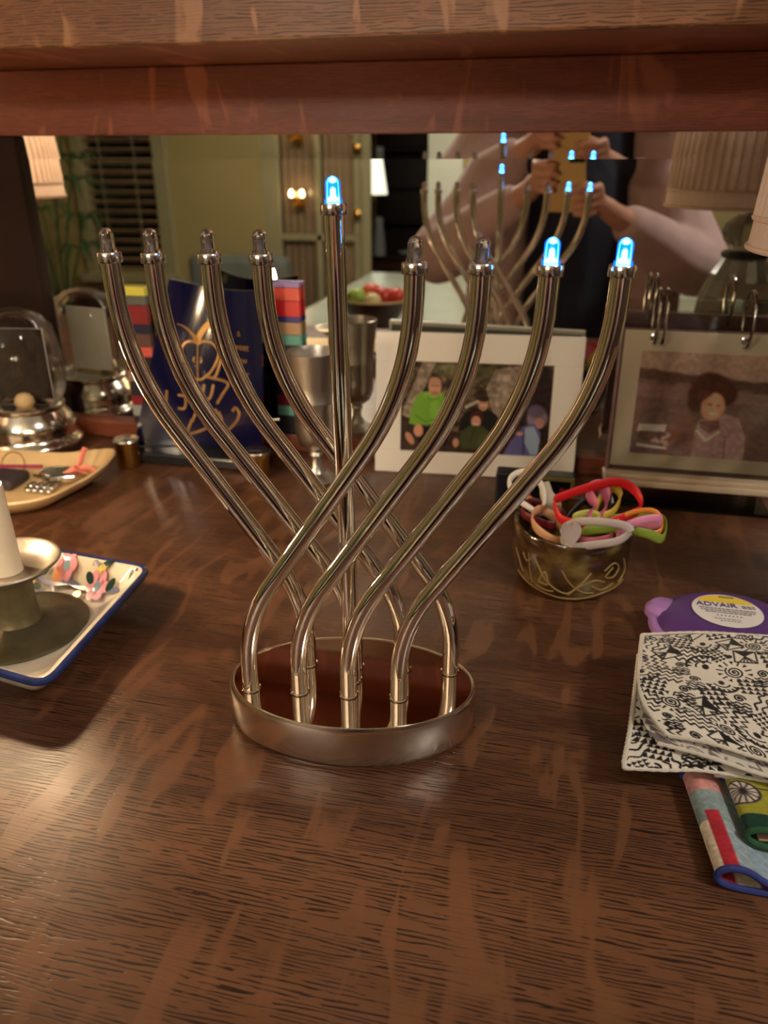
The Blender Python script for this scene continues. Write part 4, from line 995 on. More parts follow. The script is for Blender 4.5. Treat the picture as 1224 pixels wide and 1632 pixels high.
def doodles(wd, ht, bg, ink, seed, cell=50, lw=2.4):
    cv = Canvas(wd, ht, sr(*bg)); r = random.Random(seed); K = sr(*ink)
    def spiral(x, y, R_, turns, rays):
        cv.line([(x + R_ * .55 * a / (turns * 6.283) * math.cos(a), y + R_ * .55 * a / (turns * 6.283) * math.sin(a)) for a in np.linspace(0, turns * 6.283, int(14 * turns))], lw, K)
        if rays:
            n = 14
            for k in range(n):
                a = 6.283 * k / n + .1; p0 = (x + R_ * .68 * math.cos(a), y + R_ * .68 * math.sin(a)); p1 = (x + R_ * math.cos(a), y + R_ * math.sin(a))
                if k % 2: cv.line([p0, p1], lw, K)
                else:
                    t = (-math.sin(a) * lw * 1.2, math.cos(a) * lw * 1.2); cv.poly([p0, (p1[0] + t[0], p1[1] + t[1]), (p1[0] - t[0], p1[1] - t[1])], K)
    def tri(x, y, R_, rot):
        n = 4; c, s_ = math.cos(rot), math.sin(rot); q = R_ * 2 / n
        for j in range(n):
            for i in range(n):
                P = [(i * q - R_, j * q - R_ + q), (i * q - R_ + q, j * q - R_ + q), (i * q - R_ + (q / 2), j * q - R_)]
                cv.poly([(x + a * c - b * s_, y + a * s_ + b * c) for a, b in P], K)
    def zig(x, y, R_, rot, wave):
        c, s_ = math.cos(rot), math.sin(rot)
        for j in range(4):
            pts = []
            for i in range(17 if wave else 9):
                u = -R_ + 2 * R_ * i / (16 if wave else 8); v = (j - 1.5) * R_ * .5 + (math.sin(i * .9 + j) * R_ * .13 if wave else (R_ * .16 if i % 2 else -R_ * .16))
                pts.append((x + u * c - v * s_, y + u * s_ + v * c))
            cv.line(pts, lw * (1.2 if j % 2 else .9), K)
    def star(x, y, R_, rot):
        P = [(x + R_ * math.cos(rot + k * 1.5708), y + R_ * .9 * math.sin(rot + k * 1.5708)) for k in range(4)]
        cv.line(P + [P[0]], lw, K); cv.line([P[0], P[2]], lw, K)
        for k in range(1, 5):
            t = k / 5; cv.line([(P[0][0] + (P[1][0] - P[0][0]) * t, P[0][1] + (P[1][1] - P[0][1]) * t), (x, y)], lw * .8, K)
        cv.poly([P[2], P[3], (x, y)], K)
    def scallop(x, y, R_, rot):
        cv.line([(x + R_ * 1.1 * math.cos(a), y + R_ * 1.1 * math.sin(a)) for a in np.linspace(rot, rot + 2.4, 16)], lw * 1.4, K)
        cv.line([(x + R_ * .55 * math.cos(a), y + R_ * .55 * math.sin(a)) for a in np.linspace(rot, rot + 2.4, 12)], lw, K)
        for a in np.linspace(rot + .15, rot + 2.3, 7):
            cv.poly([(x + R_ * 1.05 * math.cos(a - .13), y + R_ * 1.05 * math.sin(a - .13)), (x + R_ * 1.05 * math.cos(a + .13), y + R_ * 1.05 * math.sin(a + .13)), (x + R_ * .72 * math.cos(a), y + R_ * .72 * math.sin(a))], K)
        cv.ell(x, y, R_ * .2, R_ * .26, K)
    rows = int(ht / (cell * .66)) + 2; cols = int(wd / (cell * .74)) + 2; k0 = 0
    for j in range(rows):
        for i in range(cols):
            x = (i + (.5 if j % 2 else 0)) * cell * .74 + r.uniform(-3, 3); y = j * cell * .66 + r.uniform(-3, 3); R_ = cell * r.uniform(.40, .48)
            k = (i * 5 + j * 3 + r.randint(0, 2)) % 8; ro = r.uniform(0, 3)
            if k == 0: spiral(x, y, R_, 2.6, True)
            elif k == 1: tri(x, y, R_ * .85, r.uniform(-.3, .3))
            elif k == 2: zig(x, y, R_, ro, False)
            elif k == 3: zig(x, y, R_, ro, True)
            elif k == 4: star(x, y, R_, ro)
            elif k == 5: scallop(x, y, R_, ro)
            elif k == 6: spiral(x, y, R_ * .6, 2, False); zig(x, y + R_ * .8, R_ * .5, 0, True)
            else: tri(x, y, R_ * .6, ro); spiral(x + R_ * .7, y, R_ * .4, 1.6, False)
    return cv
m1 = thing('doodle_mask', 'folded white cloth mask with black doodle print, topmost of the pile', 'face mask', (.17, .46, .03))
HEM = mat('white_hem', rgb(214, 206, 192), .85, var=.06, vscale=300, bump=.4, bscale=900)
Lt = [(.0905, .4180, .038), (.0800, .4310, .0435), (.0748, .4480, .0462), (.0770, .4850, .0470), (.0815, .5210, .0455)]
Ft = [(.0905, .4180, .038), (.115, .4120, .0415), (.146, .4050, .0405), (.190, .398, .0420), (.275, .3900, .0405)]
Bt = [(.0815, .5210, .0455), (.125, .5310, .0472), (.174, .5400, .0452), (.275, .5560, .0430)]
Rt = [(.275, .3900, .0405), (.275, .47, .044), (.275, .5560, .0430)]
top_fn = coons(Ft, Bt, Lt, Rt)
bumpy = lambda s, t: top_fn(s, t) + Vector((0, 0, .0010 * math.sin(9 * s + 4 * t) + .0007 * math.sin(17 * t + 3 * s)))
sheet('top_layer', doodles(400, 270, (222, 214, 200), (26, 22, 24), 3), bumpy, FAB, m1, thick=.0016, label='top layer with crisp black doodles')
def hem(pts, r, name='hem'):
    path = resample(crom(pts, 10), 90)
    rs = [r * (1 + .16 * math.sin(k * 2.1)) for k in range(90)]
    return obj(name, MB().tube(path, rs, 8), HEM, m1)
hem([Vector(p) - Vector((0, 0, .0006)) for p in reversed(Lt)] , .0017); hem([Vector(p) - Vector((0, 0, .0006)) for p in Ft], .0015); hem(Bt, .0011)
Lm = [(.0850, .4165, .0320), (.0775, .4270, .0355), (.0755, .4450, .0380), (.0775, .470, .0400), (.0810, .5150, .0400)]
Fm = [(.0850, .4165, .0320), (.1100, .4085, .0345), (.146, .3985, .0340), (.190, .392, .0345), (.275, .384, .0340)]
Bm = [(.0810, .5150, .0400), (.13, .522, .0405), (.18, .53, .0395), (.275, .545, .0375)]
Rm = [(.275, .384, .0340), (.275, .46, .037), (.275, .545, .0375)]
sheet('middle_layer', doodles(300, 200, (204, 196, 184), (112, 104, 104), 8, 50, 1.9), coons(Fm, Bm, Lm, Rm), FAB, m1, thick=.0014, label='folded back layer with faint grey print')
hem([Vector(p) - Vector((0, 0, .0006)) for p in Fm], .0014)
Lb = [(.0655, .3985, .0235), (.0645, .4020, .0255), (.0690, .4280, .0290), (.0745, .4680, .0320), (.0800, .5120, .0340)]
Fb = [(.0655, .3985, .0235), (.0890, .4005, .0250), (.1120, .4040, .0260), (.150, .4020, .0270), (.275, .395, .0270)]
Bb = [(.0800, .5120, .0340), (.13, .520, .0345), (.18, .528, .0340), (.275, .543, .0320)]
Rb = [(.275, .395, .0270), (.275, .46, .030), (.275, .543, .0320)]
sheet('bottom_layer', doodles(380, 230, (222, 214, 200), (26, 22, 24), 15), coons(Fb, Bb, Lb, Rb), FAB, m1, thick=.0016, label='bottom layer with crisp black doodles')
hem([Vector(p) - Vector((0, 0, .0006)) for p in Lb], .0018); hem([Vector(p) - Vector((0, 0, .0006)) for p in Fb], .0012)
Lf = [(.1190, .4065, .0225), (.1130, .4130, .0240), (.1130, .435, .0255)]
Ff = [(.1190, .4065, .0225), (.146, .4045, .0235), (.275, .397, .0240)]
Bf = [(.1130, .435, .0255), (.16, .435, .0260), (.275, .43, .0262)]
Rf = [(.275, .397, .0240), (.275, .41, .0255), (.275, .43, .0262)]
sheet('lower_flap', doodles(300, 64, (216, 208, 194), (26, 22, 24), 21), coons(Ff, Bf, Lf, Rf), FAB, m1, thick=.0014)
hem([Vector(p) - Vector((0, 0, .0006)) for p in Ff], .0016)

def roll(parent, cv, sec, org, run, name, thick=.0012, label=None, n=80):
    """cloth swept along run; sec is the cross-section in (sideways, up)"""
    P = resample(crom([(a, 0, b) for a, b in sec], 10), n); org = Vector(org); run = Vector(run)
    def fn(s, t):
        x = s * (n - 1); i = min(int(x), n - 2); q = P[i].lerp(P[i + 1], x - i); return org + Vector((q.x, 0, q.z)) + run * t
    sheet(name, cv, fn, FAB, parent, thick=thick, label=label); return fn
def piping(parent, fn, t, s0, s1, r, m, name='piping', n=70, off=0):
    obj(name, MB().tube([fn(s0 + (s1 - s0) * k / (n - 1), t) + Vector((0, 0, off)) for k in range(n)], r, 8), m, parent)
m2 = thing('patchwork_mask', 'rolled patchwork cloth mask, red white and pale blue, blue piping, bottom of the pile', 'face mask', (.16, .39, 0))
sec = [(.150, .0018), (.075, .0018), (.030, .0014), (.012, .0016), (.0025, .0045), (.0008, .0090), (.0040, .0138), (.0105, .0158), (.0180, .0140), (.0250, .0095), (.0340, .0072), (.060, .0068), (.150, .0068)]
cv = Canvas(320, 170, sr(150, 166, 172))
# s < .5 underside, the roll sits near s = .5, top side runs to s = 1; row 0 is the back
def PB_(s0, s1, t0, t1, c): cv.poly([(s0 * 320, (1 - t0) * 170), (s1 * 320, (1 - t0) * 170), (s1 * 320, (1 - t1) * 170), (s0 * 320, (1 - t1) * 170)], sr(*c))
PB_(.0, 1, 0, 1, (150, 168, 176)); PB_(.0, .47, 0, .62, (150, 160, 160))
PB_(.42, .585, .32, .56, (136, 154, 154)); PB_(.42, .60, .56, .72, (206, 142, 134)); PB_(.585, .66, 0, 1, (146, 168, 182)); PB_(.66, .78, 0, .36, (214, 202, 158)); PB_(.78, 1, 0, .36, (200, 190, 150))
for s0, s1 in ((.30, .335), (.37, .405), (.445, .487), (.518, .545)): PB_(s0, s1, 0, .33, (172, 36, 50))
for s0, s1 in ((.335, .37), (.405, .445), (.487, .518)): PB_(s0, s1, 0, .33, (222, 210, 182))
PB_(.518, .545, .0, .40, (172, 36, 50))
PB_(.0, .51, .74, 1, (62, 88, 148)); PB_(.51, .64, .74, 1, (206, 206, 202)); cv.speckle(.10, 2, 4); cv.speckle(.08, 5, 6)
fn2 = roll(m2, cv, sec, (.1115, .3400, .0008), (-.0125, .105, 0), 'patchwork_cloth', n=120)
BLP = mat('blue_piping', rgb(46, 58, 128), .8, var=.12, vscale=300, bump=.3, bscale=900)
piping(m2, fn2, -.004, .0, 1, .0020, BLP, n=110)
piping(m2, fn2, .73, .42, .60, .0018, BLP, off=.0006)
m3 = thing('citrus_mask', 'rolled green cloth mask printed with lime slices, between the other two masks', 'face mask', (.18, .40, .009))
sec3 = [(.130, .0010), (.060, .0008), (.020, .0010), (.0045, .0040), (.0005, .0090), (.0035, .0128), (.0130, .0142), (.030, .0138), (.130, .0136)]
cv = Canvas(300, 150, sr(18, 60, 46))
cv.poly([(0, 0), (80, 0), (60, 150), (0, 150)], sr(196, 164, 136)); 
def lime(x, y, r_, c):
    cv.ell(x, y, r_ * 1.25, r_ * 1.75, sr(*c)); cv.ell(x, y, r_, r_ * 1.45, sr(206, 196, 176)); K = sr(40, 22, 34)
    cv.line([(x + r_ * .92 * math.cos(a), y + r_ * 1.36 * math.sin(a)) for a in np.linspace(0, 6.3, 30)], 1.8, K)
    for k in range(13):
        a = 6.283 * k / 13; cv.line([(x + 2, y - 2), (x + r_ * .9 * math.cos(a), y + r_ * 1.34 * math.sin(a))], 1.4, K)
cv.poly([(128, 40), (215, 40), (222, 90), (205, 128), (140, 124)], sr(156, 152, 46)); lime(158, 92, 13, (156, 152, 46)); lime(250, 110, 16, (150, 150, 50)); lime(245, 20, 14, (96, 130, 50)); cv.line([(170, 84), (216, 82)], 1.8, sr(40, 22, 34))
cv.poly([(100, 100), (125, 60), (128, 150), (100, 150)], sr(196, 190, 150)); cv.speckle(.06, 2, 4)
fn3 = roll(m3, cv, sec3, (.1300, .3640, .0100), (-.008, .075, 0), 'citrus_cloth', n=110)
GRP = mat('green_piping', rgb(38, 84, 52), .8, var=.12, vscale=300, bump=.3, bscale=900)
piping(m3, fn3, -.004, .0, 1, .0020, GRP, n=110)
obj('lining', MB().obox((.156, .377, .0168), (.018, 0, .0022), (0, .012, .0), (0, 0, .0008), .0005), mat('peach_lining', rgb(202, 168, 140), .85), m3, label='peach lining seen in the open fold')

# ================================================================== table lamps
CRY = mat('cut_crystal', rgb(186, 188, 172), .10, 0, trans=.78)
CHR2 = mat('lamp_metal', (.6, .58, .54), .18, 1)
SHADE1 = shade_mat('pleated_shade_cloth', rgb(236, 212, 194), .35)
def table_lamp(x, y, label, lit=False):
    L_ = thing('table_lamp', label, 'lamp', (x, y, 0))
    obj('crystal_base', MB().lathe([(0, .0008), (.050, .0008), (.052, .006), (.051, .016), (.046, .034), (.034, .055), (.036, .075), (.052, .110), (.0595, .150), (.056, .185), (.044, .215), (.030, .238), (0, .238)], 14, (x, y, 0), smooth=False), CRY, L_)
    obj('black_collar', MB().lathe([(0, .2383), (.033, .2383), (.034, .244), (.030, .247), (0, .247)], 28, (x, y, 0)), BLACK, L_)
    obj('crystal_ball', MB().lathe([(0, .2473), (.020, .250), (.034, .262), (.038, .274), (.034, .286), (.020, .298), (0, .301)], 12, (x, y, 0), smooth=False), CRY, L_)
    obj('socket_stem', MB().lathe([(0, .3013), (.012, .3013), (.012, .330), (.017, .335), (.017, .375), (0, .375)], 20, (x, y, 0)), CHR2, L_)
    obj('bulb', MB().lathe([(0, .3755), (.013, .3755), (.014, .390), (.030, .420), (.031, .440), (.020, .462), (0, .470)], 20, (x, y, 0)), emitter('lamp_bulb_glow', (1, .78, .52), P_LAMP) if lit else mat('unlit_bulb', rgb(235, 232, 224), .3), L_)
    pl_ = lambda a, z: 1 + .010 * math.sin(56 * a)
    obj('shade', MB().lathe([(.1290, .330), (.1130, .535)], 224, (x, y, 0), fn=pl_) if False else pleat(x, y), SHADE1, L_)
    for z_, r_ in ((.330, .1220), (.309, .1235), (.535, .1080)):
        obj('shade_trim', MB().tube([(x + r_ * math.cos(a), y + r_ * math.sin(a), z_) for a in np.linspace(0, 2 * math.pi, 60, False)], .0022, 8, closed=True), SHADE1, L_)
    for k in range(3):
        a = k * 2.094 + .3
        obj('spider_arm', MB().tube([(x, y, .534), (x + .106 * math.cos(a), y + .106 * math.sin(a), .534)], .0015, 6), CHR2, L_)
    obj('harp', MB().tube(crom([(x - .017, y, .345), (x - .045, y, .40), (x - .045, y, .47), (x, y, .534), (x + .045, y, .47), (x + .045, y, .40), (x + .017, y, .345)], 6), .0014, 6), CHR2, L_)
def pleat(x, y):
    mb = MB(); n = 240; V = []; F = []
    pr = [(.1235, .308, 0), (.1218, .330, .0), (.1210, .331, .0022), (.1080, .535, .0020)]
    for r, z, am in pr:
        for k in range(n):
            a = 2 * math.pi * k / n; rr_ = r + (am if k % 4 < 2 else -am); V.append((x + rr_ * math.cos(a), y + rr_ * math.sin(a), z))
    for i in range(len(pr) - 1):
        for k in range(n): F.append((i * n + k, i * n + (k + 1) % n, (i + 1) * n + (k + 1) % n, (i + 1) * n + k))
    return mb.add(V, F)
table_lamp(.258, .660, 'crystal table lamp with a pleated pinkish shade at the right edge')
table_lamp(-1.03, .62, 'crystal table lamp with a pleated cream shade, reflected at the left of the mirror', True)

# ================================================================== dining table and fruit bowl behind the camera
dt = thing('dining_table', 'dining table with a pale grey-green top, seen only in the mirror', 'table', (-.05, -1.5, FZ))
obj('table_top', MB().box((-1.05, -2.40, -.235), (.95, -.74, -.20), .006), mat('pale_table_top', rgb(186, 196, 186), .22, var=.05, vscale=3), dt)
obj('table_apron', MB().box((-.97, -2.32, -.33), (.87, -.82, -.236), .003), DARKW, dt)
for x in (-.96, .78):
    for y in (-2.31, -.91): obj('leg', MB().box((x, y, FZ + .0005), (x + .08, y + .08, -.331), .004), DARKW, dt)
fbx, fby = -.675, -.885
bo = thing('fruit_bowl', 'dark wooden fruit bowl on the dining table, reflected in the mirror', 'bowl', (fbx, fby, -.2))
obj('bowl_body', MB().lathe([(0, -.1994), (.06, -.1994), (.062, -.192), (.095, -.160), (.122, -.118), (.130, -.095), (.126, -.094), (.115, -.116), (.088, -.152), (.05, -.178), (0, -.182)], 48, (fbx, fby, 0)), DARKW, bo)
obj('pale_rim', MB().tube([(fbx + .128 * math.cos(a), fby + .128 * math.sin(a), -.0945) for a in np.linspace(0, 2 * math.pi, 48, False)], .004, 8, closed=True), mat('bowl_rim_wood', rgb(170, 140, 96), .5), bo)
for dx_, dy_, dz_, r_, c, lab in ((.035, .03, -.085, .042, (186, 44, 36), 'red apple at the right in the wooden fruit bowl'), (-.02, -.04, -.082, .040, (200, 92, 62), 'orange red apple at the back of the wooden fruit bowl'),
                                  (-.062, .030, -.088, .038, (150, 176, 74), 'green apple at the left in the wooden fruit bowl'), (.075, -.03, -.090, .036, (196, 60, 44), 'red apple against the far right rim of the fruit bowl'), (.01, .075, -.094, .034, (204, 190, 130), 'pale yellow apple at the front of the fruit bowl')):
    f_ = thing('apple', lab, 'apple', (fbx + dx_, fby + dy_, dz_ - r_ * .9), group='apples in the fruit bowl')
    obj('fruit_flesh', MB().lathe([(0, -r_ * .80)] + [(r_ * math.cos(a) * (1 - .06 * math.sin(a)), r_ * .92 * math.sin(a)) for a in np.linspace(-1.2, 1.15, 12)] + [(r_ * .16, r_ * .74), (0, r_ * .66)], 24, (fbx + dx_, fby + dy_, dz_)), mat('apple_%d_%d' % c[:2], rgb(*c), .28, var=.2, vscale=25), f_)
    obj('stem', MB().tube([(fbx + dx_, fby + dy_, dz_ + r_ * .6), (fbx + dx_ + .004, fby + dy_, dz_ + r_ * 1.05)], .0016, 6), DARKW, f_)

# things along the far wall, seen in the mirror
ch = thing('low_chest', 'low dark brown chest under the window with blinds', 'chest', (-2.98, -2.95, FZ))
obj('chest_body', MB().box((-3.30, -3.12, FZ + .06), (-2.62, -2.80, -.47), .005), DARKW, ch)
obj('chest_top', MB().box((-3.33, -3.14, -.469), (-2.59, -2.77, -.435), .005), mat('chest_top_wood', rgb(84, 44, 30), .35, var=.2), ch)
for x in (-3.29, -2.69):
    for y in (-3.11, -2.87): obj('leg', MB().box((x, y, FZ + .0005), (x + .06, y + .06, FZ + .061)), DARKW, ch)
for k in range(2): obj('drawer', MB().box((-3.28, -2.80, -.84 + k * .19), (-2.64, -2.788, -.67 + k * .19), .003), DARKW, ch)
ac = thing('armchair', 'grey upholstered armchair beside the olive wall, seen in the mirror', 'armchair', (-1.95, -2.35, FZ))
GREY = mat('grey_upholstery', rgb(112, 118, 112), .9, var=.08, bump=.2, bscale=300)
obj('seat', MB().box((-2.27, -2.60, FZ + .20), (-1.63, -2.05, FZ + .44), .04, 4), GREY, ac)
obj('backrest', MB().box((-2.27, -2.75, FZ + .20), (-1.63, -2.605, -.16), .05, 4), GREY, ac)
for x in (-2.37, -1.625): obj('armrest', MB().box((x, -2.72, FZ + .15), (x + .095, -2.05, FZ + .60), .03, 3), GREY, ac)
for x in (-2.33, -1.62):
    for y in (-2.68, -2.12): obj('leg', MB().box((x, y, FZ + .0005), (x + .05, y + .05, FZ + .16)), DARKW, ac)
pt = thing('potted_palm', 'potted palm with long narrow leaves in front of the blinds', 'plant', (-3.12, -2.55, FZ))
obj('pot', MB().lathe([(0, .0006), (.12, .0006), (.15, .25), (.165, .30), (.15, .30), (.14, .27), (0, .26)], 32, (-3.12, -2.55, FZ)), mat('terracotta', rgb(140, 84, 58), .7, var=.1), pt)
LEAF = mat('palm_leaf', rgb(62, 92, 46), .5, var=.25, vscale=12)
rr = random.Random(11)
for k in range(11):
    a = k * 2.4 + .3; hh = .55 + .75 * (k / 10); sp_ = .16 + .14 * rr.random()
    b0 = Vector((-3.12, -2.55, FZ + .27)); tip = b0 + Vector((sp_ * math.cos(a), sp_ * .8 * math.sin(a), hh))
    obj('stalk', MB().tube([b0, (b0 + tip) / 2 + Vector((-.03 * math.cos(a), -.03 * math.sin(a), 0)), tip], [.008, .006, .003], 6), LEAF, pt)
    for q in range(9):
        an = a + (q - 4) * .55; ln = .20 + .06 * rr.random(); d = Vector((math.cos(an), math.sin(an), 0)); sd = Vector((-d.y, d.x, 0)) * .014
        P0, P1, P2 = tip, tip + d * ln * .5 + Vector((0, 0, .04)), tip + d * ln + Vector((0, 0, -.06 - .05 * rr.random()))
        dz = Vector((0, 0, .002))
        obj('leaf', MB().add([P0, P1 + sd, P1 - sd, P2, P0 - dz, P1 + sd - dz, P1 - sd - dz, P2 - dz], [(0, 1, 2), (1, 3, 2), (4, 6, 5), (5, 6, 7), (0, 4, 5, 1), (1, 5, 7, 3), (3, 7, 6, 2), (2, 6, 4, 0)], False), LEAF, pt)
# wall sconce: two small warm bulbs beside the French door
sc = thing('wall_sconce', 'brass wall sconce with two small glowing bulbs by the French door', 'wall lamp', (-1.72, WY - .005, .10))
obj('back_plate', MB().box((-1.76, WY - .0095, .08), (-1.68, WY + .004, .18), .003), BRASS, sc)
WARMB = emitter('warm_bulb', (1, .68, .36), 6)
for x in (-1.755, -1.685):
    obj('sconce_arm', MB().tube(crom([(-1.72, WY + .004, .12), (x, WY + .05, .10), (x, WY + .06, .15)], 6), .004, 8), BRASS, sc)
    obj('bulb', MB().lathe([(0, .15), (.010, .152), (.016, .168), (.010, .186), (0, .196)], 14, (x, WY + .06, 0)), WARMB, sc)
# the room beyond the opening
ft = thing('side_table', 'brown side table in the dark room beyond the opening', 'table', (-1.45, -5.1, FZ))
obj('table_top', MB().box((-1.95, -5.35, -.42), (-.95, -4.85, -.385), .004), DARKW, ft)
obj('apron', MB().box((-1.90, -5.30, -.53), (-1.0, -4.90, -.421), .003), mat('side_table_wood', rgb(96, 58, 40), .4), ft)
for x in (-1.89, -1.06):
    for y in (-5.29, -4.96): obj('leg', MB().box((x, y, FZ + .0005), (x + .05, y + .05, -.531)), DARKW, ft)
fl2 = thing('shaded_lamp', 'glowing white shaded lamp in the dark room beyond the opening', 'lamp', (-1.645, -5.0, -.385))
obj('lamp_foot', MB().lathe([(0, -.3846), (.06, -.3846), (.06, -.375), (.012, -.36), (.010, .15), (0, .15)], 20, (-1.645, -5.0, 0)), BRASS, fl2)
obj('lamp_shade', MB().lathe([(.105, .10), (.060, .40), (.058, .40), (.103, .10)], 32, (-1.645, -5.0, 0)), emitter('glowing_shade', (.95, .93, .74), P_SHADE), fl2)
vs = thing('white_vase', 'tall white vase on the side table beyond the opening', 'vase', (-1.575, -4.86, -.385))
obj('vase_body', MB().lathe([(0, -.3846), (.055, -.3846), (.058, -.34), (.046, -.22), (.034, -.14), (.036, -.10), (.030, -.075), (0, -.075)], 24, (-1.575, -4.86, 0)), mat('white_porcelain', rgb(226, 232, 236), .2), vs)
single('white_platter', MB().lathe([(0, -.3846), (.10, -.3846), (.155, -.365), (.153, -.360), (.10, -.377), (0, -.377)], 32, (-1.28, -5.0, 0)), MATS['white_porcelain'], 'white platter on the side table beyond the opening', 'platter', (-1.28, -5.0, -.385))
bs = thing('bookcase', 'dark bookcase standing at the end of the dark room', 'bookcase', (-1.5, -6.33, FZ))
obj('case_back', MB().box((-2.2, -6.49, FZ + .0005), (-.8, -6.47, .9)), DARKW, bs)
for x in (-2.2, -.82): obj('case_side', MB().box((x, -6.469, FZ + .0005), (x + .02, -6.2, .9)), DARKW, bs)
for k in range(6): obj('shelf', MB().box((-2.179, -6.469, FZ + .05 + k * .34), (-.821, -6.2, FZ + .07 + k * .34)), DARKW, bs)

# ================================================================== chandelier over the dining table
hx, hy, hz = -.80, -1.45, .86
cl = thing('chandelier', 'brass chandelier with glowing frosted bulbs above the dining table', 'chandelier', (hx, hy, hz))
obj('stem', MB().tube([(hx, hy, hz - .05), (hx, hy, CZ - .001)], .010, 12), BRASS, cl)
obj('hub', MB().lathe([(0, -.08), (.02, -.075), (.045, -.04), (.045, -.01), (.02, .03), (0, .035)], 24, (hx, hy, hz)), BRASS, cl)
obj('canopy', MB().lathe([(0, -.03), (.06, -.02), (.065, -.001), (0, -.001)], 24, (hx, hy, CZ)), BRASS, cl)
BULB = emitter('frosted_bulb', (1, .89, .76), P_BULB)
for k in range(6):
    a = k * math.pi / 3 + .2; c, s_ = math.cos(a), math.sin(a)
    am = obj('arm', MB().tube(crom([(hx + .03 * c, hy + .03 * s_, hz - .02), (hx + .16 * c, hy + .16 * s_, hz - .08), (hx + .28 * c, hy + .28 * s_, hz - .03), (hx + .30 * c, hy + .30 * s_, hz + .03)], 6), .006, 8), BRASS, cl)
    obj('bulb', MB().lathe([(0, .031), (.014, .033), (.030, .058), (.034, .078), (.028, .10), (.012, .115), (0, .118)], 16, (hx + .30 * c, hy + .30 * s_, hz)), BULB, cl)

cf_ = thing('ceiling_light', 'round flush ceiling light with a glowing frosted bowl', 'ceiling light', (1.15, -.25, CZ - .1))
obj('ceiling_plate', MB().lathe([(0, -.02), (.17, -.02), (.175, -.001), (0, -.001)], 40, (1.15, -.25, CZ)), BRASS, cf_)
obj('frosted_bowl', MB().lathe([(0, -.095), (.06, -.09), (.12, -.065), (.155, -.021), (0, -.021)], 40, (1.15, -.25, CZ)), emitter('frosted_ceiling_glass', (1, .92, .82), P_CEIL), cf_)

# ================================================================== person and phone
y_, p_ = R(YAW), R(PITCH)
cf = Vector((-math.sin(y_) * math.cos(p_), math.cos(y_) * math.cos(p_), -math.sin(p_))); cr = Vector((math.cos(y_), math.sin(y_), 0)); cu_ = cr.cross(cf); C0 = Vector((0, 0, .37))
def PH(a, b, d): return C0 + cr * a + cu_ * b + cf * d
ph_ = thing('phone', 'smartphone in a tan case held up in both hands', 'phone', PH(-.022, -.13, -.012)[:])
obj('case', MB().obox(PH(-.026, -.045, -.0120), cr * .046, cu_ * .086, cf * .0050, .004), mat('tan_case', rgb(206, 170, 112), .5), ph_)
obj('camera_bump', MB().obox(PH(.002, .010, -.0060), cr * .018, cu_ * .020, cf * .0009, .0006), mat('lens_black', (.01, .012, .02), .08), ph_)
for a, b in ((-.007, .019), (.011, .019)): obj('lens', MB().lathe([(0, 0), (.0065, 0), (.0065, .0008), (0, .0008)], 20).xf(Matrix.Translation(PH(a, b, -.0050)) @ Vector((0, 0, 1)).rotation_difference(cf).to_matrix().to_4x4()), MATS['lens_black'], ph_)
SKIN = mat('skin', rgb(196, 142, 122), .5, sub=.15, var=.06, vscale=30)
cxp = .02
def hand(side):
    """wrist, palm, five bent fingers closing on the phone edge"""
    e = -1 if side == 'L' else 1; edge = -.026 + e * .048; up0 = -.050 if side == 'L' else -.105
    ch_ = []
    wrist = PH(edge + e * .055, up0 - .055, -.062); palm = PH(edge + e * .024, up0 - .012, -.036)
    ch_.append([(wrist, .026), ((wrist + palm) / 2, .025), (palm, .021)])
    for k, (ln, b) in enumerate(((.95, .036), (1.1, .015), (1.0, -.006), (.8, -.026))):
        r0 = .0088 - .0004 * k; root = PH(edge + e * .026, up0 + b * .8, -.030)
        ch_.append([(palm, .016), (root, .0105), (PH(edge + e * .013, up0 + b, -.004), r0), (PH(edge + e * .004 - e * .016 * ln, up0 + b + .003, .0035), r0 * .95), (PH(edge - e * .030 * ln, up0 + b + .002, .0025), r0 * .80)])
    th = PH(edge + e * .016, up0 + .014, -.040)
    ch_.append([(palm, .016), (th, .0115), (PH(edge - e * .006, up0 + .032, -.030), .0095), (PH(edge - e * .026, up0 + .036, -.0265), .0080)])
    return wrist, ch_
wl, hl = hand('L'); wr, hr = hand('R')
shR, shL = Vector((.205, -.43, .385)), Vector((-.175, -.43, .385)); elR, elL = Vector((.345, -.335, .105)), Vector((-.355, -.31, .120))
hd = Vector((cxp, -.37, .560))
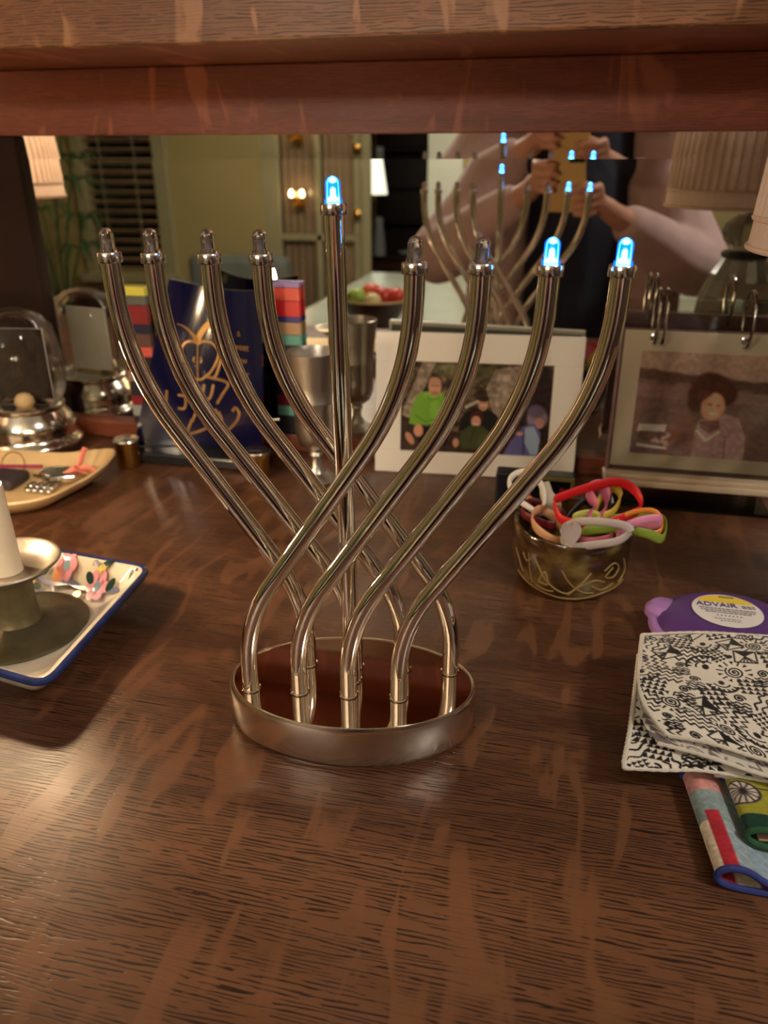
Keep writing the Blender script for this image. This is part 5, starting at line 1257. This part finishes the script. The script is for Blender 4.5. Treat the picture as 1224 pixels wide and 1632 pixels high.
chains = [[((cxp, -.44, -.10), .135), ((cxp, -.44, .05), .125), ((cxp, -.44, .22), .130), ((cxp, -.44, .34), .115), ((cxp, -.425, .42), .062), ((cxp, -.41, .46), .052), (hd, .070)],
          [(shL + Vector((.02, 0, 0)), .070), ((cxp, -.44, .36), .09), (shR - Vector((.02, 0, 0)), .070)],
          [(shR, .062), ((shR + elR) / 2, .052), (elR, .045), ((elR + wr) / 2, .040), (wr, .027)], [(shL, .062), ((shL + elL) / 2, .052), (elL, .045), ((elL + wl) / 2, .040), (wl, .027)],
          [(hd + Vector((0, -.012, .045)), .090), (hd + Vector((0, .004, -.010)), .076), (hd + Vector((0, .030, -.055)), .046), (hd + Vector((0, .040, -.078)), .030)],
          [(hd + Vector((0, .070, .022)), .012), (hd + Vector((0, .090, -.012)), .015)], [(hd + Vector((-.018, .068, -.042)), .009), (hd + Vector((.018, .068, -.042)), .009)],
          [(hd + Vector((-.088, -.01, .01)), .014), (hd + Vector((-.086, -.008, -.018)), .011)], [(hd + Vector((.088, -.01, .01)), .014), (hd + Vector((.086, -.008, -.018)), .011)],
          [((cxp - .09, -.45, -.10), .105), ((cxp - .095, -.43, -.45), .068), ((cxp - .095, -.45, -.84), .042), ((cxp - .095, -.40, -.915), .034), ((cxp - .095, -.30, -.918), .030)],
          [((cxp + .09, -.45, -.10), .105), ((cxp + .095, -.43, -.45), .068), ((cxp + .095, -.45, -.84), .042), ((cxp + .095, -.40, -.915), .034), ((cxp + .095, -.30, -.918), .030)]]
pn = blob('person', chains + hl + hr, SKIN, voxel=.0042, smooth=6)
tag(pn, 'person in a navy top and mauve robe holding up a phone, mirrored', 'person')
NAV = mat('navy_jersey', rgb(24, 27, 46), .85, var=.1, bump=.2, bscale=400)
blob('navy_top', [[((cxp, -.438, -.16), .152), ((cxp, -.438, .05), .140), ((cxp, -.438, .22), .143), ((cxp, -.435, .335), .125)], [(shL + Vector((.05, 0, -.01)), .078), (shR - Vector((.05, 0, .01)), .078)]], NAV, pn, .008)
blob('trousers', [[((cxp - .085, -.45, -.14), .125), ((cxp - .095, -.43, -.45), .088), ((cxp - .095, -.45, -.86), .070)], [((cxp + .085, -.45, -.14), .125), ((cxp + .095, -.43, -.45), .088), ((cxp + .095, -.45, -.86), .070)], [((cxp - .08, -.45, -.08), .12), ((cxp + .08, -.45, -.08), .12)]], mat('dark_trousers', rgb(30, 32, 44), .9), pn, .009)
ROBE = mat('mauve_robe', rgb(186, 156, 156), .9, var=.10, vscale=14, sheen=.3, bump=.3, bscale=120)
def sleeve(sh, el, wr_):
    d = (wr_ - el); cuff = el + d * .80
    return [(sh, .088), ((sh * .5 + el * .5) + Vector((0, 0, -.01)), .082), (el + Vector((0, 0, .005)), .082), (el + d * .30 + Vector((0, 0, -.008)), .076), (el + d * .55, .062), (cuff, .050)]
blob('robe', [sleeve(shR, elR, wr), sleeve(shL, elL, wl), [(shL, .085), ((cxp, -.47, .40), .085), (shR, .085)],
              [(shR + Vector((.01, .02, 0)), .08), ((.235, -.42, .15), .085), ((.235, -.43, -.15), .095), ((.235, -.45, -.55), .10)], [(shL + Vector((-.01, .02, 0)), .08), ((-.195, -.42, .15), .085), ((-.195, -.43, -.15), .095), ((-.195, -.45, -.55), .10)],
              [((cxp - .14, -.51, .33), .06), ((cxp - .13, -.53, -.1), .08), ((cxp - .13, -.53, -.55), .09)], [((cxp + .14, -.51, .33), .06), ((cxp + .13, -.53, -.1), .08), ((cxp + .13, -.53, -.55), .09)], [((cxp, -.52, .33), .06), ((cxp, -.545, -.1), .08), ((cxp, -.545, -.55), .09)]], ROBE, pn, .008, 3)
blob('hair', [[(hd + Vector((0, -.030, .062)), .098), (hd + Vector((0, -.055, .0)), .088), (hd + Vector((0, -.06, -.06)), .062)], [(hd + Vector((-.075, -.03, .03)), .035), (hd + Vector((-.080, -.035, -.05)), .030)], [(hd + Vector((.075, -.03, .03)), .035), (hd + Vector((.080, -.035, -.05)), .030)]], mat('dark_brown_hair', rgb(52, 36, 28), .6, bump=.5, bscale=200), pn, .008)
for e in (-1, 1):
    obj('eye', MB().lathe([(0, -.010)] + [(.010 * math.cos(a), .010 * math.sin(a)) for a in np.linspace(-1.2, 1.2, 8)] + [(0, .010)], 14, hd + Vector((e * .032, .066, .010))), mat('eye_white', rgb(226, 222, 216), .2), pn)
    obj('shoe', MB().box((cxp + e * .095 - .045, -.47, FZ + .0005), (cxp + e * .095 + .045, -.25, FZ + .075), .03, 3), BLACK, pn)
